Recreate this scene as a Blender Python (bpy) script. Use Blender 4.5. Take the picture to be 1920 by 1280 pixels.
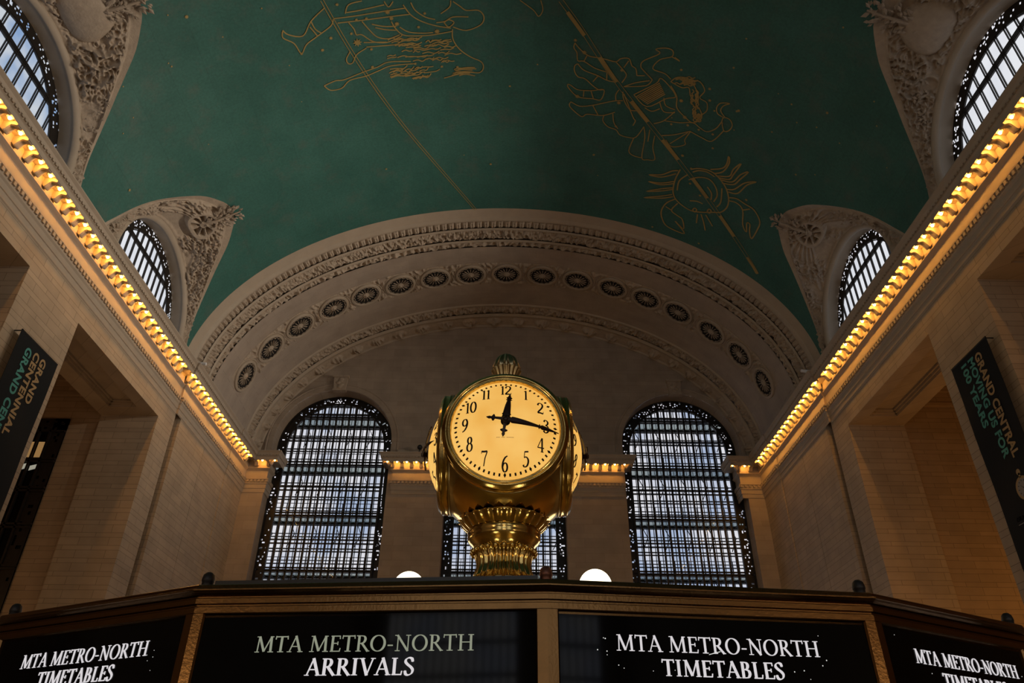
import bpy, math, random
from mathutils import Vector, Matrix, noise
PI = math.pi
R_ = math.radians
for o in list(bpy.data.objects):
    bpy.data.objects.remove(o, do_unlink=True)
SC = bpy.context.scene
COL = SC.collection

# ------------------------------------------------------------------ camera
F_PX, PITCH, YAW, ROLL, CAM_H = 1391.0, R_(32.6), R_(0.45), R_(0.5), 1.65
fw = Vector((math.sin(YAW)*math.cos(PITCH), math.cos(YAW)*math.cos(PITCH), math.sin(PITCH)))
rt = Vector((math.cos(YAW), -math.sin(YAW), 0)); up = rt.cross(fw)
rt2 = rt*math.cos(ROLL) + up*math.sin(ROLL); up2 = up*math.cos(ROLL) - rt*math.sin(ROLL)
cam = bpy.data.objects.new('camera', bpy.data.cameras.new('camera')); COL.objects.link(cam)
cam.matrix_world = Matrix(((rt2.x, up2.x, -fw.x, 0), (rt2.y, up2.y, -fw.y, 0), (rt2.z, up2.z, -fw.z, CAM_H), (0, 0, 0, 1)))
cam.data.sensor_width = 36.0; cam.data.lens = F_PX/1920*36.0
cam.data.clip_start = 0.05; cam.data.clip_end = 400
SC.camera = cam

# ------------------------------------------------------------------ world, exposure, large lights
SC.view_settings.view_transform = 'Standard'
SC.view_settings.look = 'None'
SC.view_settings.exposure = 0.0
SC.view_settings.gamma = 1.0
SC.view_settings.use_curve_mapping = False
W = bpy.data.worlds.new('world'); SC.world = W; W.use_nodes = True
W.node_tree.nodes['Background'].inputs[0].default_value = (0.75, 0.60, 0.46, 1)
W.node_tree.nodes['Background'].inputs[1].default_value = 0.045

def lamp(name, kind, loc, power, color, size=1.0, size_y=None, aim=None, spot=None, blend=0.6):
    d = bpy.data.lights.new(name, kind); d.energy = power; d.color = color
    if kind == 'AREA':
        d.size = size
        if size_y: d.shape = 'RECTANGLE'; d.size_y = size_y
    else:
        d.shadow_soft_size = size
    if spot: d.spot_size = R_(spot); d.spot_blend = blend
    o = bpy.data.objects.new(name, d); COL.objects.link(o); o.location = loc
    if aim: o.rotation_euler = (Vector(aim)-Vector(loc)).to_track_quat('-Z', 'Y').to_euler()
    return o
# floodlights standing on the right and left cornices, washing the vault
for y, pw in ((0, 3000), (12.1, 6000), (25.0, 12000), (35.9, 9500)):
    lamp('cornice_flood', 'SPOT', (17.62, y, 23.475), pw, (1.0, 0.86, 0.70), 0.03, aim=(-19, y+(4 if y < 30 else 0), 26.5), spot=76, blend=1.0)
for y, pw in ((12.1, 700), (25.0, 800)):
    lamp('cornice_flood', 'SPOT', (-17.82, y, 23.475), pw, (1.0, 0.82, 0.64), 0.03, aim=(19, y+4, 27), spot=80, blend=1.0)
# added warm fill lights near ticket counter height, behind the viewer and along walls
for x, y, z, pw in ((-13, -14, 2.6, 620), (13, -14, 2.6, 620), (-11, 14, 3.5, 190), (11, 14, 3.5, 150), (0, -26, 3, 500), (-10, 42, 3, 260), (10, 42, 3, 230)):
    lamp('concourse_fill_light', 'POINT', (x, y, z), pw, (1.0, 0.72, 0.45), 1.2)
# warm chandeliers of the side passages
lamp('passage_light', 'POINT', (-27, 28, 8), 250, (1.0, 0.56, 0.24), 0.8)
lamp('passage_light', 'POINT', (26, 28, 7), 620, (1.0, 0.46, 0.11), 0.8)
lamp('passage_light', 'POINT', (-26, 17, 8), 170, (1.0, 0.60, 0.30), 0.8)
lamp('passage_light', 'POINT', (26, 16, 7), 330, (1.0, 0.50, 0.15), 0.8)

# ------------------------------------------------------------------ helpers
def new_mat(name, color, rough=0.6, metal=0.0, var=0.0, var_scale=3.0, bump=0.0, bump_scale=20.0, emit=None, emit_strength=0.0, spec=None):
    m = bpy.data.materials.new(name); m.use_nodes = True
    nt = m.node_tree; b = nt.nodes['Principled BSDF']
    b.inputs['Base Color'].default_value = (*color, 1); b.inputs['Roughness'].default_value = rough
    b.inputs['Metallic'].default_value = metal
    if spec is not None: b.inputs['Specular IOR Level'].default_value = spec
    if var or bump:
        geo = nt.nodes.new('ShaderNodeNewGeometry')
    if var:
        n = nt.nodes.new('ShaderNodeTexNoise'); n.inputs['Scale'].default_value = var_scale; n.inputs['Detail'].default_value = 5
        nt.links.new(geo.outputs['Position'], n.inputs['Vector'])
        mx = nt.nodes.new('ShaderNodeMix'); mx.data_type = 'RGBA'
        mx.inputs[6].default_value = tuple(c*(1-var) for c in color)+(1,)
        mx.inputs[7].default_value = tuple(min(1, c*(1+var)) for c in color)+(1,)
        nt.links.new(n.outputs[0], mx.inputs[0]); nt.links.new(mx.outputs[2], b.inputs['Base Color'])
    if bump:
        n2 = nt.nodes.new('ShaderNodeTexNoise'); n2.inputs['Scale'].default_value = bump_scale; n2.inputs['Detail'].default_value = 4
        nt.links.new(geo.outputs['Position'], n2.inputs['Vector'])
        bp = nt.nodes.new('ShaderNodeBump'); bp.inputs['Strength'].default_value = bump; bp.inputs['Distance'].default_value = 0.05
        nt.links.new(n2.outputs[0], bp.inputs['Height']); nt.links.new(bp.outputs[0], b.inputs['Normal'])
    if emit:
        b.inputs['Emission Color'].default_value = (*emit, 1); b.inputs['Emission Strength'].default_value = emit_strength
    return m

def stone_mat(name, color, bw=1.5, bh=0.62, mode='wall', mortar=0.012, contrast=0.16, joint=0.45):
    """ashlar: brick pattern laid in world space (u along the wall, v up)"""
    m = bpy.data.materials.new(name); m.use_nodes = True
    nt = m.node_tree; b = nt.nodes['Principled BSDF']; b.inputs['Roughness'].default_value = 0.62
    geo = nt.nodes.new('ShaderNodeNewGeometry')
    sep = nt.nodes.new('ShaderNodeSeparateXYZ'); nt.links.new(geo.outputs['Position'], sep.inputs[0])
    add = nt.nodes.new('ShaderNodeMath'); add.operation = 'ADD'
    cmb = nt.nodes.new('ShaderNodeCombineXYZ')
    nt.links.new(sep.outputs[0], add.inputs[0]); nt.links.new(sep.outputs[1], add.inputs[1])
    if mode == 'wall':
        def mth(op, a, b):
            q = nt.nodes.new('ShaderNodeMath'); q.operation = op
            for k, v in ((0, a), (1, b)):
                if isinstance(v, (int, float)): q.inputs[k].default_value = v
                else: nt.links.new(v, q.inputs[k])
            return q.outputs[0]
        def rng(v, a, b, c, d):
            q = nt.nodes.new('ShaderNodeMapRange'); q.clamp = True
            for k, w in ((1, a), (2, b), (3, c), (4, d)): q.inputs[k].default_value = w
            nt.links.new(v, q.inputs[0]); return q.outputs[0]
        vv = mth('DIVIDE', sep.outputs[2], 2*bh); fr = mth('FRACT', vv, 0); fl = mth('FLOOR', vv, 0)
        wv = mth('ADD', rng(fr, 0, 0.64, 0, 0.5), rng(fr, 0.64, 1, 0, 0.5))
        nt.links.new(add.outputs[0], cmb.inputs[0]); nt.links.new(mth('MULTIPLY', mth('ADD', fl, wv), 2*bh), cmb.inputs[1])
    else:   # soffit: joints run across and along
        nt.links.new(sep.outputs[1], cmb.inputs[1]); nt.links.new(sep.outputs[0], cmb.inputs[0])
    br = nt.nodes.new('ShaderNodeTexBrick'); br.inputs['Scale'].default_value = 1.0
    br.inputs['Brick Width'].default_value = bw; br.inputs['Row Height'].default_value = bh
    br.inputs['Mortar Size'].default_value = mortar; br.inputs['Mortar Smooth'].default_value = 0.3
    br.inputs['Bias'].default_value = 0.0; br.offset = 0.5
    br.inputs['Color1'].default_value = tuple(c*(1-contrast) for c in color)+(1,)
    br.inputs['Color2'].default_value = tuple(c*(1+contrast) for c in color)+(1,)
    br.inputs['Mortar'].default_value = tuple(c*joint for c in color)+(1,)
    nt.links.new(cmb.outputs[0], br.inputs['Vector'])
    n = nt.nodes.new('ShaderNodeTexNoise'); n.inputs['Scale'].default_value = 0.9; n.inputs['Detail'].default_value = 7
    nt.links.new(geo.outputs['Position'], n.inputs['Vector'])
    mr = nt.nodes.new('ShaderNodeMapRange'); mr.inputs[3].default_value = 0.74; mr.inputs[4].default_value = 1.24
    nt.links.new(n.outputs[0], mr.inputs[0])
    mx = nt.nodes.new('ShaderNodeMix'); mx.data_type = 'RGBA'; mx.blend_type = 'MULTIPLY'; mx.inputs[0].default_value = 1
    nt.links.new(br.outputs['Color'], mx.inputs[6]); nt.links.new(mr.outputs[0], mx.inputs[7])
    nt.links.new(mx.outputs[2], b.inputs['Base Color'])
    bp = nt.nodes.new('ShaderNodeBump'); bp.inputs['Strength'].default_value = 0.25; bp.inputs['Distance'].default_value = 0.03
    nt.links.new(br.outputs['Fac'], bp.inputs['Height']); bp.invert = True
    nt.links.new(bp.outputs[0], b.inputs['Normal'])
    return m

def emit_mat(name, color, strength):
    m = bpy.data.materials.new(name); m.use_nodes = True
    nt = m.node_tree; nt.nodes.remove(nt.nodes['Principled BSDF'])
    e = nt.nodes.new('ShaderNodeEmission'); e.inputs[0].default_value = (*color, 1); e.inputs[1].default_value = strength
    nt.links.new(e.outputs[0], nt.nodes['Material Output'].inputs[0]); return m

class MB:
    def __init__(s): s.v = []; s.f = []
    def face(s, pts):
        i = len(s.v); s.v += [tuple(p) for p in pts]; s.f.append(tuple(range(i, i+len(pts)))); return s
    def box(s, a, b):
        x0, y0, z0 = a; x1, y1, z1 = b; i = len(s.v)
        s.v += [(x0,y0,z0),(x1,y0,z0),(x1,y1,z0),(x0,y1,z0),(x0,y0,z1),(x1,y0,z1),(x1,y1,z1),(x0,y1,z1)]
        s.f += [tuple(i+k for k in q) for q in ((0,3,2,1),(4,5,6,7),(0,1,5,4),(1,2,6,5),(2,3,7,6),(3,0,4,7))]; return s
    def bar(s, a, b, w, d, nrm):
        """rectangular bar from a to b, w across (in the plane), d along nrm"""
        a, b, nrm = Vector(a), Vector(b), Vector(nrm).normalized()
        t = (b-a).normalized(); c = t.cross(nrm).normalized()*w/2; n = nrm*d/2; i = len(s.v)
        for p in (a, b):
            for q in (-c-n, c-n, c+n, -c+n): s.v.append(tuple(p+q))
        s.f += [tuple(i+k for k in q) for q in ((0,1,2,3),(7,6,5,4),(0,4,5,1),(1,5,6,2),(2,6,7,3),(3,7,4,0))]; return s
    def grid(s, rows, close_u=False, close_v=False):
        """rows: list of lists of points"""
        i = len(s.v); nr, nc = len(rows), len(rows[0])
        for r in rows: s.v += [tuple(p) for p in r]
        for a in range(nr if close_u else nr-1):
            for b in range(nc if close_v else nc-1):
                a2, b2 = (a+1) % nr, (b+1) % nc
                s.f.append((i+a*nc+b, i+a*nc+b2, i+a2*nc+b2, i+a2*nc+b))
        return s
    def lathe(s, prof, n=32, center=(0,0,0), mat=None, ribs=0, amp=None):
        rows = []
        for k, (r, z) in enumerate(prof):
            row = []
            for j in range(n):
                a = 2*PI*j/n; rr = r
                if ribs: rr = r*(1+(amp[k] if isinstance(amp, (list, tuple)) else amp)*math.cos(ribs*a))
                p = Vector((rr*math.cos(a), rr*math.sin(a), z))
                if mat: p = mat @ p
                row.append(p+Vector(center))
            rows.append(row)
        return s.grid(rows, close_v=True)
    def tube(s, pts, r, n=8):
        pts = [Vector(p) for p in pts]; rows = []
        for k, p in enumerate(pts):
            t = (pts[min(k+1, len(pts)-1)]-pts[max(k-1, 0)]).normalized()
            a = Vector((0, 0, 1)) if abs(t.z) < 0.9 else Vector((1, 0, 0))
            u = t.cross(a).normalized(); w = t.cross(u); rr = r[k] if isinstance(r, (list, tuple)) else r
            rows.append([p+u*rr*math.cos(2*PI*j/n)+w*rr*math.sin(2*PI*j/n) for j in range(n)])
        s.grid(rows, close_v=True)
        for row in (rows[0][::-1], rows[-1]): s.face(row)
        return s
    def sphere(s, c, r, nu=16, nv=10, sc=(1,1,1)):
        rows = []
        for a in range(nv+1):
            th = PI*a/nv; rr = max(math.sin(th), 1e-4)
            rows.append([(c[0]+r*sc[0]*rr*math.cos(2*PI*j/nu), c[1]+r*sc[1]*rr*math.sin(2*PI*j/nu), c[2]+r*sc[2]*math.cos(th)) for j in range(nu)])
        return s.grid(rows, close_v=True)
    def build(s, name, mat, parent=None, smooth=False, kind=None, recenter=False):
        me = bpy.data.meshes.new(name)
        v = s.v; loc = Vector((0, 0, 0))
        if recenter:
            xs = [Vector(p) for p in v]; lo = [min(p[i] for p in xs) for i in range(3)]; hi = [max(p[i] for p in xs) for i in range(3)]
            loc = Vector(((lo[0]+hi[0])/2, (lo[1]+hi[1])/2, lo[2])); v = [tuple(p-loc) for p in xs]
        me.from_pydata(v, [], s.f); me.update()
        me.materials.append(mat)
        if smooth: me.polygons.foreach_set('use_smooth', [True]*len(me.polygons))
        o = bpy.data.objects.new(name, me); COL.objects.link(o); o.location = loc
        if parent: o.parent = parent
        if kind: o['kind'] = kind
        return o

def tag(o, label=None, cat=None, group=None, kind=None):
    if label: o['label'] = label
    if cat: o['category'] = cat
    if group: o['group'] = group
    if kind: o['kind'] = kind
    return o
def empty(name, loc=(0, 0, 0), kind=None, parent=None):
    o = bpy.data.objects.new(name, None); COL.objects.link(o); o.location = loc; o.empty_display_size = 0.2
    if kind: o['kind'] = kind
    if parent: o.parent = parent
    return o
KIDS = {}
def copy_tree(src, kids):
    """kids: list of (child, [subchildren])"""
    r = src.copy(); COL.objects.link(r); out = []
    for c, subs in kids:
        k = c.copy(); COL.objects.link(k); k.parent = r; k.matrix_parent_inverse = c.matrix_parent_inverse
        for d in subs:
            e = d.copy(); COL.objects.link(e); e.parent = k; e.matrix_parent_inverse = d.matrix_parent_inverse
        out.append(k)
    return r
ORD = ['first','second','third','fourth','fifth','sixth','seventh','eighth','ninth','tenth','eleventh','twelfth','thirteenth','fourteenth','fifteenth','sixteenth','seventeenth','eighteenth','nineteenth','twentieth']
def ordinal(n):   # 1-based
    if n <= 20: return ORD[n-1]
    tens = {20: 'twenty', 30: 'thirty', 40: 'forty'}[n//10*10]
    return tens+'-'+ORD[n % 10-1] if n % 10 else {30: 'thirtieth', 40: 'fortieth'}[n]

# ------------------------------------------------------------------ materials
M = {}
M['wall'] = stone_mat('warm_ashlar', (0.42, 0.33, 0.235), 1.45, 0.315, mortar=0.010, contrast=0.07, joint=0.42)
M['upper'] = stone_mat('upper_ashlar', (0.37, 0.30, 0.235), 1.3, 0.5, mortar=0.008, contrast=0.06, joint=0.7)
M['pass'] = stone_mat('passage_ashlar', (0.38, 0.275, 0.18), 1.5, 0.315, mortar=0.010, contrast=0.08, joint=0.45)
M['trim'] = new_mat('cornice_stone', (0.40, 0.33, 0.255), 0.6, var=0.12, var_scale=1.6, bump=0.1, bump_scale=14)
M['soffit'] = stone_mat('arch_soffit_stone', (0.36, 0.295, 0.24), 1.0, 0.45, mode='soffit', mortar=0.006, contrast=0.03, joint=0.75)
M['relief'] = new_mat('carved_stone', (0.40, 0.325, 0.25), 0.65, var=0.25, var_scale=4, bump=0.5, bump_scale=9)
M['leaf'] = new_mat('carved_leaf_stone', (0.36, 0.29, 0.22), 0.65, var=0.2, var_scale=5)
M['iron'] = new_mat('dark_bronze_window_iron', (0.020, 0.016, 0.013), 0.45, 0.3, var=0.3, var_scale=6)
M['void_shade'] = new_mat('painted_recess_shade', (0.012, 0.010, 0.009), 0.9)  # shade of the rosette openings, put into the colour
M['brass'] = new_mat('polished_brass', (0.66, 0.47, 0.16), 0.13, 1.0, var=0.15, var_scale=6, bump=0.02, bump_scale=60)
M['brass_dark'] = new_mat('aged_brass', (0.44, 0.36, 0.20), 0.30, 1.0, var=0.2, var_scale=9)
M['bronze'] = new_mat('booth_bronze', (0.20, 0.108, 0.040), 0.25, 1.0, var=0.2, var_scale=14, bump=0.04, bump_scale=90)
M['copper'] = new_mat('copper_cap', (0.22, 0.10, 0.07), 0.45, 0.8, var=0.2, var_scale=20)
M['black_glass'] = new_mat('black_sign_glass', (0.003, 0.003, 0.003), 0.05, 0.0, spec=0.13)
M['black_edge'] = new_mat('black_rail', (0.012, 0.013, 0.013), 0.35)
M['ink'] = new_mat('black_dial_paint', (0.006, 0.005, 0.006), 0.4)
M['hand'] = new_mat('dark_bronze_hand', (0.028, 0.012, 0.010), 0.35, 0.4)
M['banner'] = new_mat('black_banner_cloth', (0.005, 0.006, 0.007), 0.9, var=0.15, var_scale=8)
M['b_gold'] = new_mat('banner_gold_print', (0.44, 0.30, 0.145), 0.8)
M['b_teal'] = new_mat('banner_teal_print', (0.09, 0.35, 0.31), 0.8)
M['b_white'] = new_mat('banner_white_print', (0.32, 0.30, 0.28), 0.8)
M['gold_paint'] = new_mat('gold_line_paint', (0.36, 0.26, 0.085), 0.55, var=0.3, var_scale=1.5)
M['sign_white'] = emit_mat('lit_sign_letter', (0.93, 0.88, 0.90), 0.72)
M['sign_dim'] = emit_mat('dim_sign_letter', (0.72, 0.76, 0.56), 0.36)
M['dot'] = emit_mat('sign_pinhole_light', (0.95, 0.95, 0.9), 0.8)
M['globe'] = emit_mat('globe_lamp_glass', (1.0, 0.86, 0.60), 3.2)
M['bulb'] = emit_mat('amber_bulb', (1.0, 0.44, 0.07), 135.0)
M['roof_wood'] = new_mat('booth_roof_brass_sheet', (0.55, 0.36, 0.12), 0.35, 0.6, var=0.2, var_scale=3)
M['marble'] = new_mat('booth_marble', (0.30, 0.25, 0.19), 0.3, var=0.2, var_scale=4)
M['floor'] = new_mat('marble_floor', (0.30, 0.25, 0.20), 0.25, var=0.15, var_scale=0.6)
M['fixture'] = new_mat('black_fixture', (0.01, 0.01, 0.012), 0.5)
M['fixture_white'] = new_mat('white_fixture', (0.75, 0.75, 0.76), 0.5)


def vault_mat():
    m = bpy.data.materials.new('green_vault_paint'); m.use_nodes = True
    nt = m.node_tree; b = nt.nodes['Principled BSDF']; b.inputs['Roughness'].default_value = 0.5
    b.inputs['Specular IOR Level'].default_value = 0.3
    geo = nt.nodes.new('ShaderNodeNewGeometry')
    n = nt.nodes.new('ShaderNodeTexNoise'); n.inputs['Scale'].default_value = 0.35; n.inputs['Detail'].default_value = 8; n.inputs['Roughness'].default_value = 0.6
    nt.links.new(geo.outputs['Position'], n.inputs['Vector'])
    r = nt.nodes.new('ShaderNodeValToRGB')
    r.color_ramp.elements[0].position = 0.3; r.color_ramp.elements[0].color = (0.036, 0.124, 0.104, 1)
    r.color_ramp.elements[1].position = 0.75; r.color_ramp.elements[1].color = (0.056, 0.168, 0.142, 1)
    nt.links.new(n.outputs[0], r.inputs[0])
    n2 = nt.nodes.new('ShaderNodeTexNoise'); n2.inputs['Scale'].default_value = 9; n2.inputs['Detail'].default_value = 6
    nt.links.new(geo.outputs['Position'], n2.inputs['Vector'])
    mr = nt.nodes.new('ShaderNodeMapRange'); mr.inputs[3].default_value = 0.7; mr.inputs[4].default_value = 1.3
    nt.links.new(n2.outputs[0], mr.inputs[0])
    mx = nt.nodes.new('ShaderNodeMix'); mx.data_type = 'RGBA'; mx.blend_type = 'MULTIPLY'; mx.inputs[0].default_value = 1
    nt.links.new(r.outputs[0], mx.inputs[6]); nt.links.new(mr.outputs[0], mx.inputs[7]); 
    n3 = nt.nodes.new('ShaderNodeTexNoise'); n3.inputs['Scale'].default_value = 0.8; n3.inputs['Detail'].default_value = 9; n3.inputs['Roughness'].default_value = 0.72
    nt.links.new(geo.outputs['Position'], n3.inputs['Vector'])
    mr3 = nt.nodes.new('ShaderNodeMapRange'); mr3.inputs[1].default_value = 0.52; mr3.inputs[2].default_value = 0.75; mr3.inputs[4].default_value = 0.55
    nt.links.new(n3.outputs[0], mr3.inputs[0])
    dust = nt.nodes.new('ShaderNodeMix'); dust.data_type = 'RGBA'; dust.inputs[7].default_value = (0.125, 0.14, 0.12, 1)
    nt.links.new(mr3.outputs[0], dust.inputs[0]); nt.links.new(mx.outputs[2], dust.inputs[6]); mx = dust
    # faint plaster seams
    sep = nt.nodes.new('ShaderNodeSeparateXYZ'); nt.links.new(geo.outputs['Position'], sep.inputs[0])
    cmb = nt.nodes.new('ShaderNodeCombineXYZ'); nt.links.new(sep.outputs[0], cmb.inputs[1]); nt.links.new(sep.outputs[1], cmb.inputs[0])
    br = nt.nodes.new('ShaderNodeTexBrick'); br.inputs['Scale'].default_value = 1
    br.inputs['Brick Width'].default_value = 2.4; br.inputs['Row Height'].default_value = 1.2; br.inputs['Mortar Size'].default_value = 0.010
    br.inputs['Color1'].default_value = (1, 1, 1, 1); br.inputs['Color2'].default_value = (0.93, 0.93, 0.93, 1); br.inputs['Mortar'].default_value = (0.84, 0.84, 0.84, 1)
    nt.links.new(cmb.outputs[0], br.inputs['Vector'])
    m2 = nt.nodes.new('ShaderNodeMix'); m2.data_type = 'RGBA'; m2.blend_type = 'MULTIPLY'; m2.inputs[0].default_value = 1
    nt.links.new(mx.outputs[2], m2.inputs[6]); nt.links.new(br.outputs['Color'], m2.inputs[7])
    nt.links.new(m2.outputs[2], b.inputs['Base Color'])
    return m
M['vault'] = vault_mat()

def pane_mat(name, c1, c2, strength, scale):
    """daylit frosted panes: each pane a little different"""
    m = bpy.data.materials.new(name); m.use_nodes = True
    nt = m.node_tree; nt.nodes.remove(nt.nodes['Principled BSDF'])
    geo = nt.nodes.new('ShaderNodeNewGeometry')
    n = nt.nodes.new('ShaderNodeTexNoise'); n.inputs['Scale'].default_value = scale; n.inputs['Detail'].default_value = 3
    nt.links.new(geo.outputs['Position'], n.inputs['Vector'])
    r = nt.nodes.new('ShaderNodeValToRGB')
    r.color_ramp.elements[0].position = 0.38; r.color_ramp.elements[0].color = (*c1, 1)
    r.color_ramp.elements[1].position = 0.58; r.color_ramp.elements[1].color = (*c2, 1)
    nt.links.new(n.outputs[0], r.inputs[0])
    e = nt.nodes.new('ShaderNodeEmission'); e.inputs[1].default_value = strength
    nt.links.new(r.outputs[0], e.inputs[0]); nt.links.new(e.outputs[0], nt.nodes['Material Output'].inputs[0])
    return m
M['pane'] = pane_mat('daylit_outer_pane', (0.42, 0.50, 0.68), (0.80, 0.78, 0.82), 1.0, 0.33)
M['pane_rear'] = pane_mat('bright_daylit_pane', (0.75, 0.80, 0.95), (1.0, 0.97, 0.95), 1.5, 0.33)
M['pane_blue'] = pane_mat('sky_pane', (0.30, 0.45, 0.72), (0.72, 0.76, 0.82), 0.85, 0.45)
M['pane_white'] = pane_mat('white_sky_pane', (0.66, 0.67, 0.72), (0.76, 0.76, 0.79), 1.12, 0.5)
def glass_mat():
    m = bpy.data.materials.new('clear_inner_glass'); m.use_nodes = True
    nt = m.node_tree; nt.nodes.remove(nt.nodes['Principled BSDF'])
    t = nt.nodes.new('ShaderNodeBsdfTransparent'); t.inputs[0].default_value = (0.93, 0.95, 0.96, 1)
    g = nt.nodes.new('ShaderNodeBsdfGlossy'); g.inputs['Roughness'].default_value = 0.03
    mx = nt.nodes.new('ShaderNodeMixShader'); mx.inputs[0].default_value = 0.012
    nt.links.new(t.outputs[0], mx.inputs[1]); nt.links.new(g.outputs[0], mx.inputs[2])
    nt.links.new(mx.outputs[0], nt.nodes['Material Output'].inputs[0]); return m
M['glass'] = glass_mat()
def tint_glass():
    m = bpy.data.materials.new('green_catwalk_glass'); m.use_nodes = True
    nt = m.node_tree; nt.nodes.remove(nt.nodes['Principled BSDF'])
    t = nt.nodes.new('ShaderNodeBsdfTransparent'); t.inputs[0].default_value = (0.80, 0.90, 0.87, 1)
    d = nt.nodes.new('ShaderNodeBsdfTranslucent'); d.inputs[0].default_value = (0.62, 0.74, 0.70, 1)
    mx = nt.nodes.new('ShaderNodeMixShader'); mx.inputs[0].default_value = 0.65
    nt.links.new(t.outputs[0], mx.inputs[1]); nt.links.new(d.outputs[0], mx.inputs[2])
    nt.links.new(mx.outputs[0], nt.nodes['Material Output'].inputs[0]); return m
M['cat'] = tint_glass()
def opal_mat():
    m = bpy.data.materials.new('lit_opal_dial'); m.use_nodes = True
    nt = m.node_tree; b = nt.nodes['Principled BSDF']
    b.inputs['Base Color'].default_value = (0.30, 0.22, 0.10, 1); b.inputs['Roughness'].default_value = 0.35
    geo = nt.nodes.new('ShaderNodeNewGeometry')
    n = nt.nodes.new('ShaderNodeTexNoise'); n.inputs['Scale'].default_value = 2.6; n.inputs['Detail'].default_value = 4
    nt.links.new(geo.outputs['Position'], n.inputs['Vector'])
    r = nt.nodes.new('ShaderNodeValToRGB')
    r.color_ramp.elements[0].position = 0.3; r.color_ramp.elements[0].color = (0.86, 0.43, 0.075, 1)
    r.color_ramp.elements[1].position = 0.7; r.color_ramp.elements[1].color = (0.97, 0.58, 0.15, 1)
    nt.links.new(n.outputs[0], r.inputs[0]); nt.links.new(r.outputs[0], b.inputs['Emission Color'])
    b.inputs['Emission Strength'].default_value = 0.92
    return m
M['opal'] = opal_mat()

# ------------------------------------------------------------------ hall dimensions
X0, A0, B0, Z0 = -0.1, 18.7, 12.87, 23.0     # axis and elliptical section of the vault
P1, P2, P3 = 18.60, 18.48, 18.42             # wall planes: before the jog, after it, corner pier
JY, KY, YE = 37.75, 46.3, 49.8               # jogs of the side wall, end wall plane
LUN = (31.45, 18.55, 5.65)                   # lunette centres along the hall
WIN = (-12.68, 0.0, 12.85)                   # end window centres
WR, WSP = 4.3, 24.6                          # end window half width, springing height

def vpt(y, t, r=0.0):
    """point on the vault at station y, angle t (degrees), r = distance inside it"""
    return Vector((X0+(A0-r)*math.cos(R_(t)), y, Z0+(B0-r)*math.sin(R_(t))))
def vnor(t):
    return -Vector((math.cos(R_(t))/A0, 0, math.sin(R_(t))/B0)).normalized()

# floor
MB().box((-40, -45, -0.3), (40, 54, 0)).build('floor', M['floor'], kind='structure')

# ---- lunette outline on the vault: |dy| -> z
LT = [(0, 30.25), (.6, 30.17), (1, 30.02), (2, 29.45), (2.75, 28.72), (3.3, 28.08), (3.75, 27.5), (4.3, 26.6), (4.9, 25.35), (5.35, 24.5), (5.6, 23.95), (5.95, 23.2)]
def lz(dy):
    dy = abs(dy)
    for i in range(len(LT)-1):
        (a, za), (b, zb) = LT[i], LT[i+1]
        if dy <= b:
            h = b-a; u = (dy-a)/h
            ma = 0.0 if i == 0 else (zb-LT[i-1][1])/(b-LT[i-1][0])
            mb_ = (zb-za)/h if i == len(LT)-2 else (LT[i+2][1]-za)/(LT[i+2][0]-a)
            return (2*u**3-3*u*u+1)*za+(u**3-2*u*u+u)*h*ma+(-2*u**3+3*u*u)*zb+(u**3-u*u)*h*mb_
    return 23.2
# ---- ceiling
ys = set()
y = 0.0
while y <= 37.01:
    ys.add(round(y, 3)); y += 0.25
ys = sorted(ys | {37.0})
rows = []
for y in ys:
    zb = max([lz(y-c) for c in LUN]); t0 = math.degrees(math.asin((zb-Z0)/B0))
    rows.append([vpt(y, t0+(180-2*t0)*k/110) for k in range(111)])
ceiling = MB().grid(rows).build('ceiling', M['vault'], smooth=True, kind='structure')

# ---- painted gold figures, kept as parts of the ceiling
def stroke(mb, pl, w, lift=0.03, closed=False, smooth=True):
    if smooth and len(pl) > 2:
        q = []
        for i in range(len(pl)-1):
            p0, p1, p2, p3 = pl[max(i-1, 0)], pl[i], pl[i+1], pl[min(i+2, len(pl)-1)]
            for k in range(4):
                u = k/4
                q.append(tuple(0.5*(2*p1[j]+(p2[j]-p0[j])*u+(2*p0[j]-5*p1[j]+4*p2[j]-p3[j])*u*u+(3*p1[j]-p0[j]-3*p2[j]+p3[j])*u**3) for j in (0, 1)))
        q.append(tuple(pl[-1])); pl = q
    P = [vpt(a, b, lift) for a, b in pl]; rows = []
    for i, p in enumerate(P):
        d = (P[min(i+1, len(P)-1)]-P[max(i-1, 0)])
        d = d.normalized() if d.length > 1e-6 else Vector((0, 1, 0))
        c = d.cross(vnor(pl[i][1])).normalized()*w/2
        rows.append([p-c, p+c])
    mb.grid(rows)
def star(mb, y, t, r):
    c = vpt(y, t, 0.035); n = vnor(t); u = Vector((0, 1, 0)); w = n.cross(u).normalized()
    pts = []
    for k in range(16):
        rr = r*(1.0 if k % 2 == 0 else 0.5)
        pts.append(c+u*rr*math.cos(PI*k/8)+w*rr*math.sin(PI*k/8))
    mb.face(pts)
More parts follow.
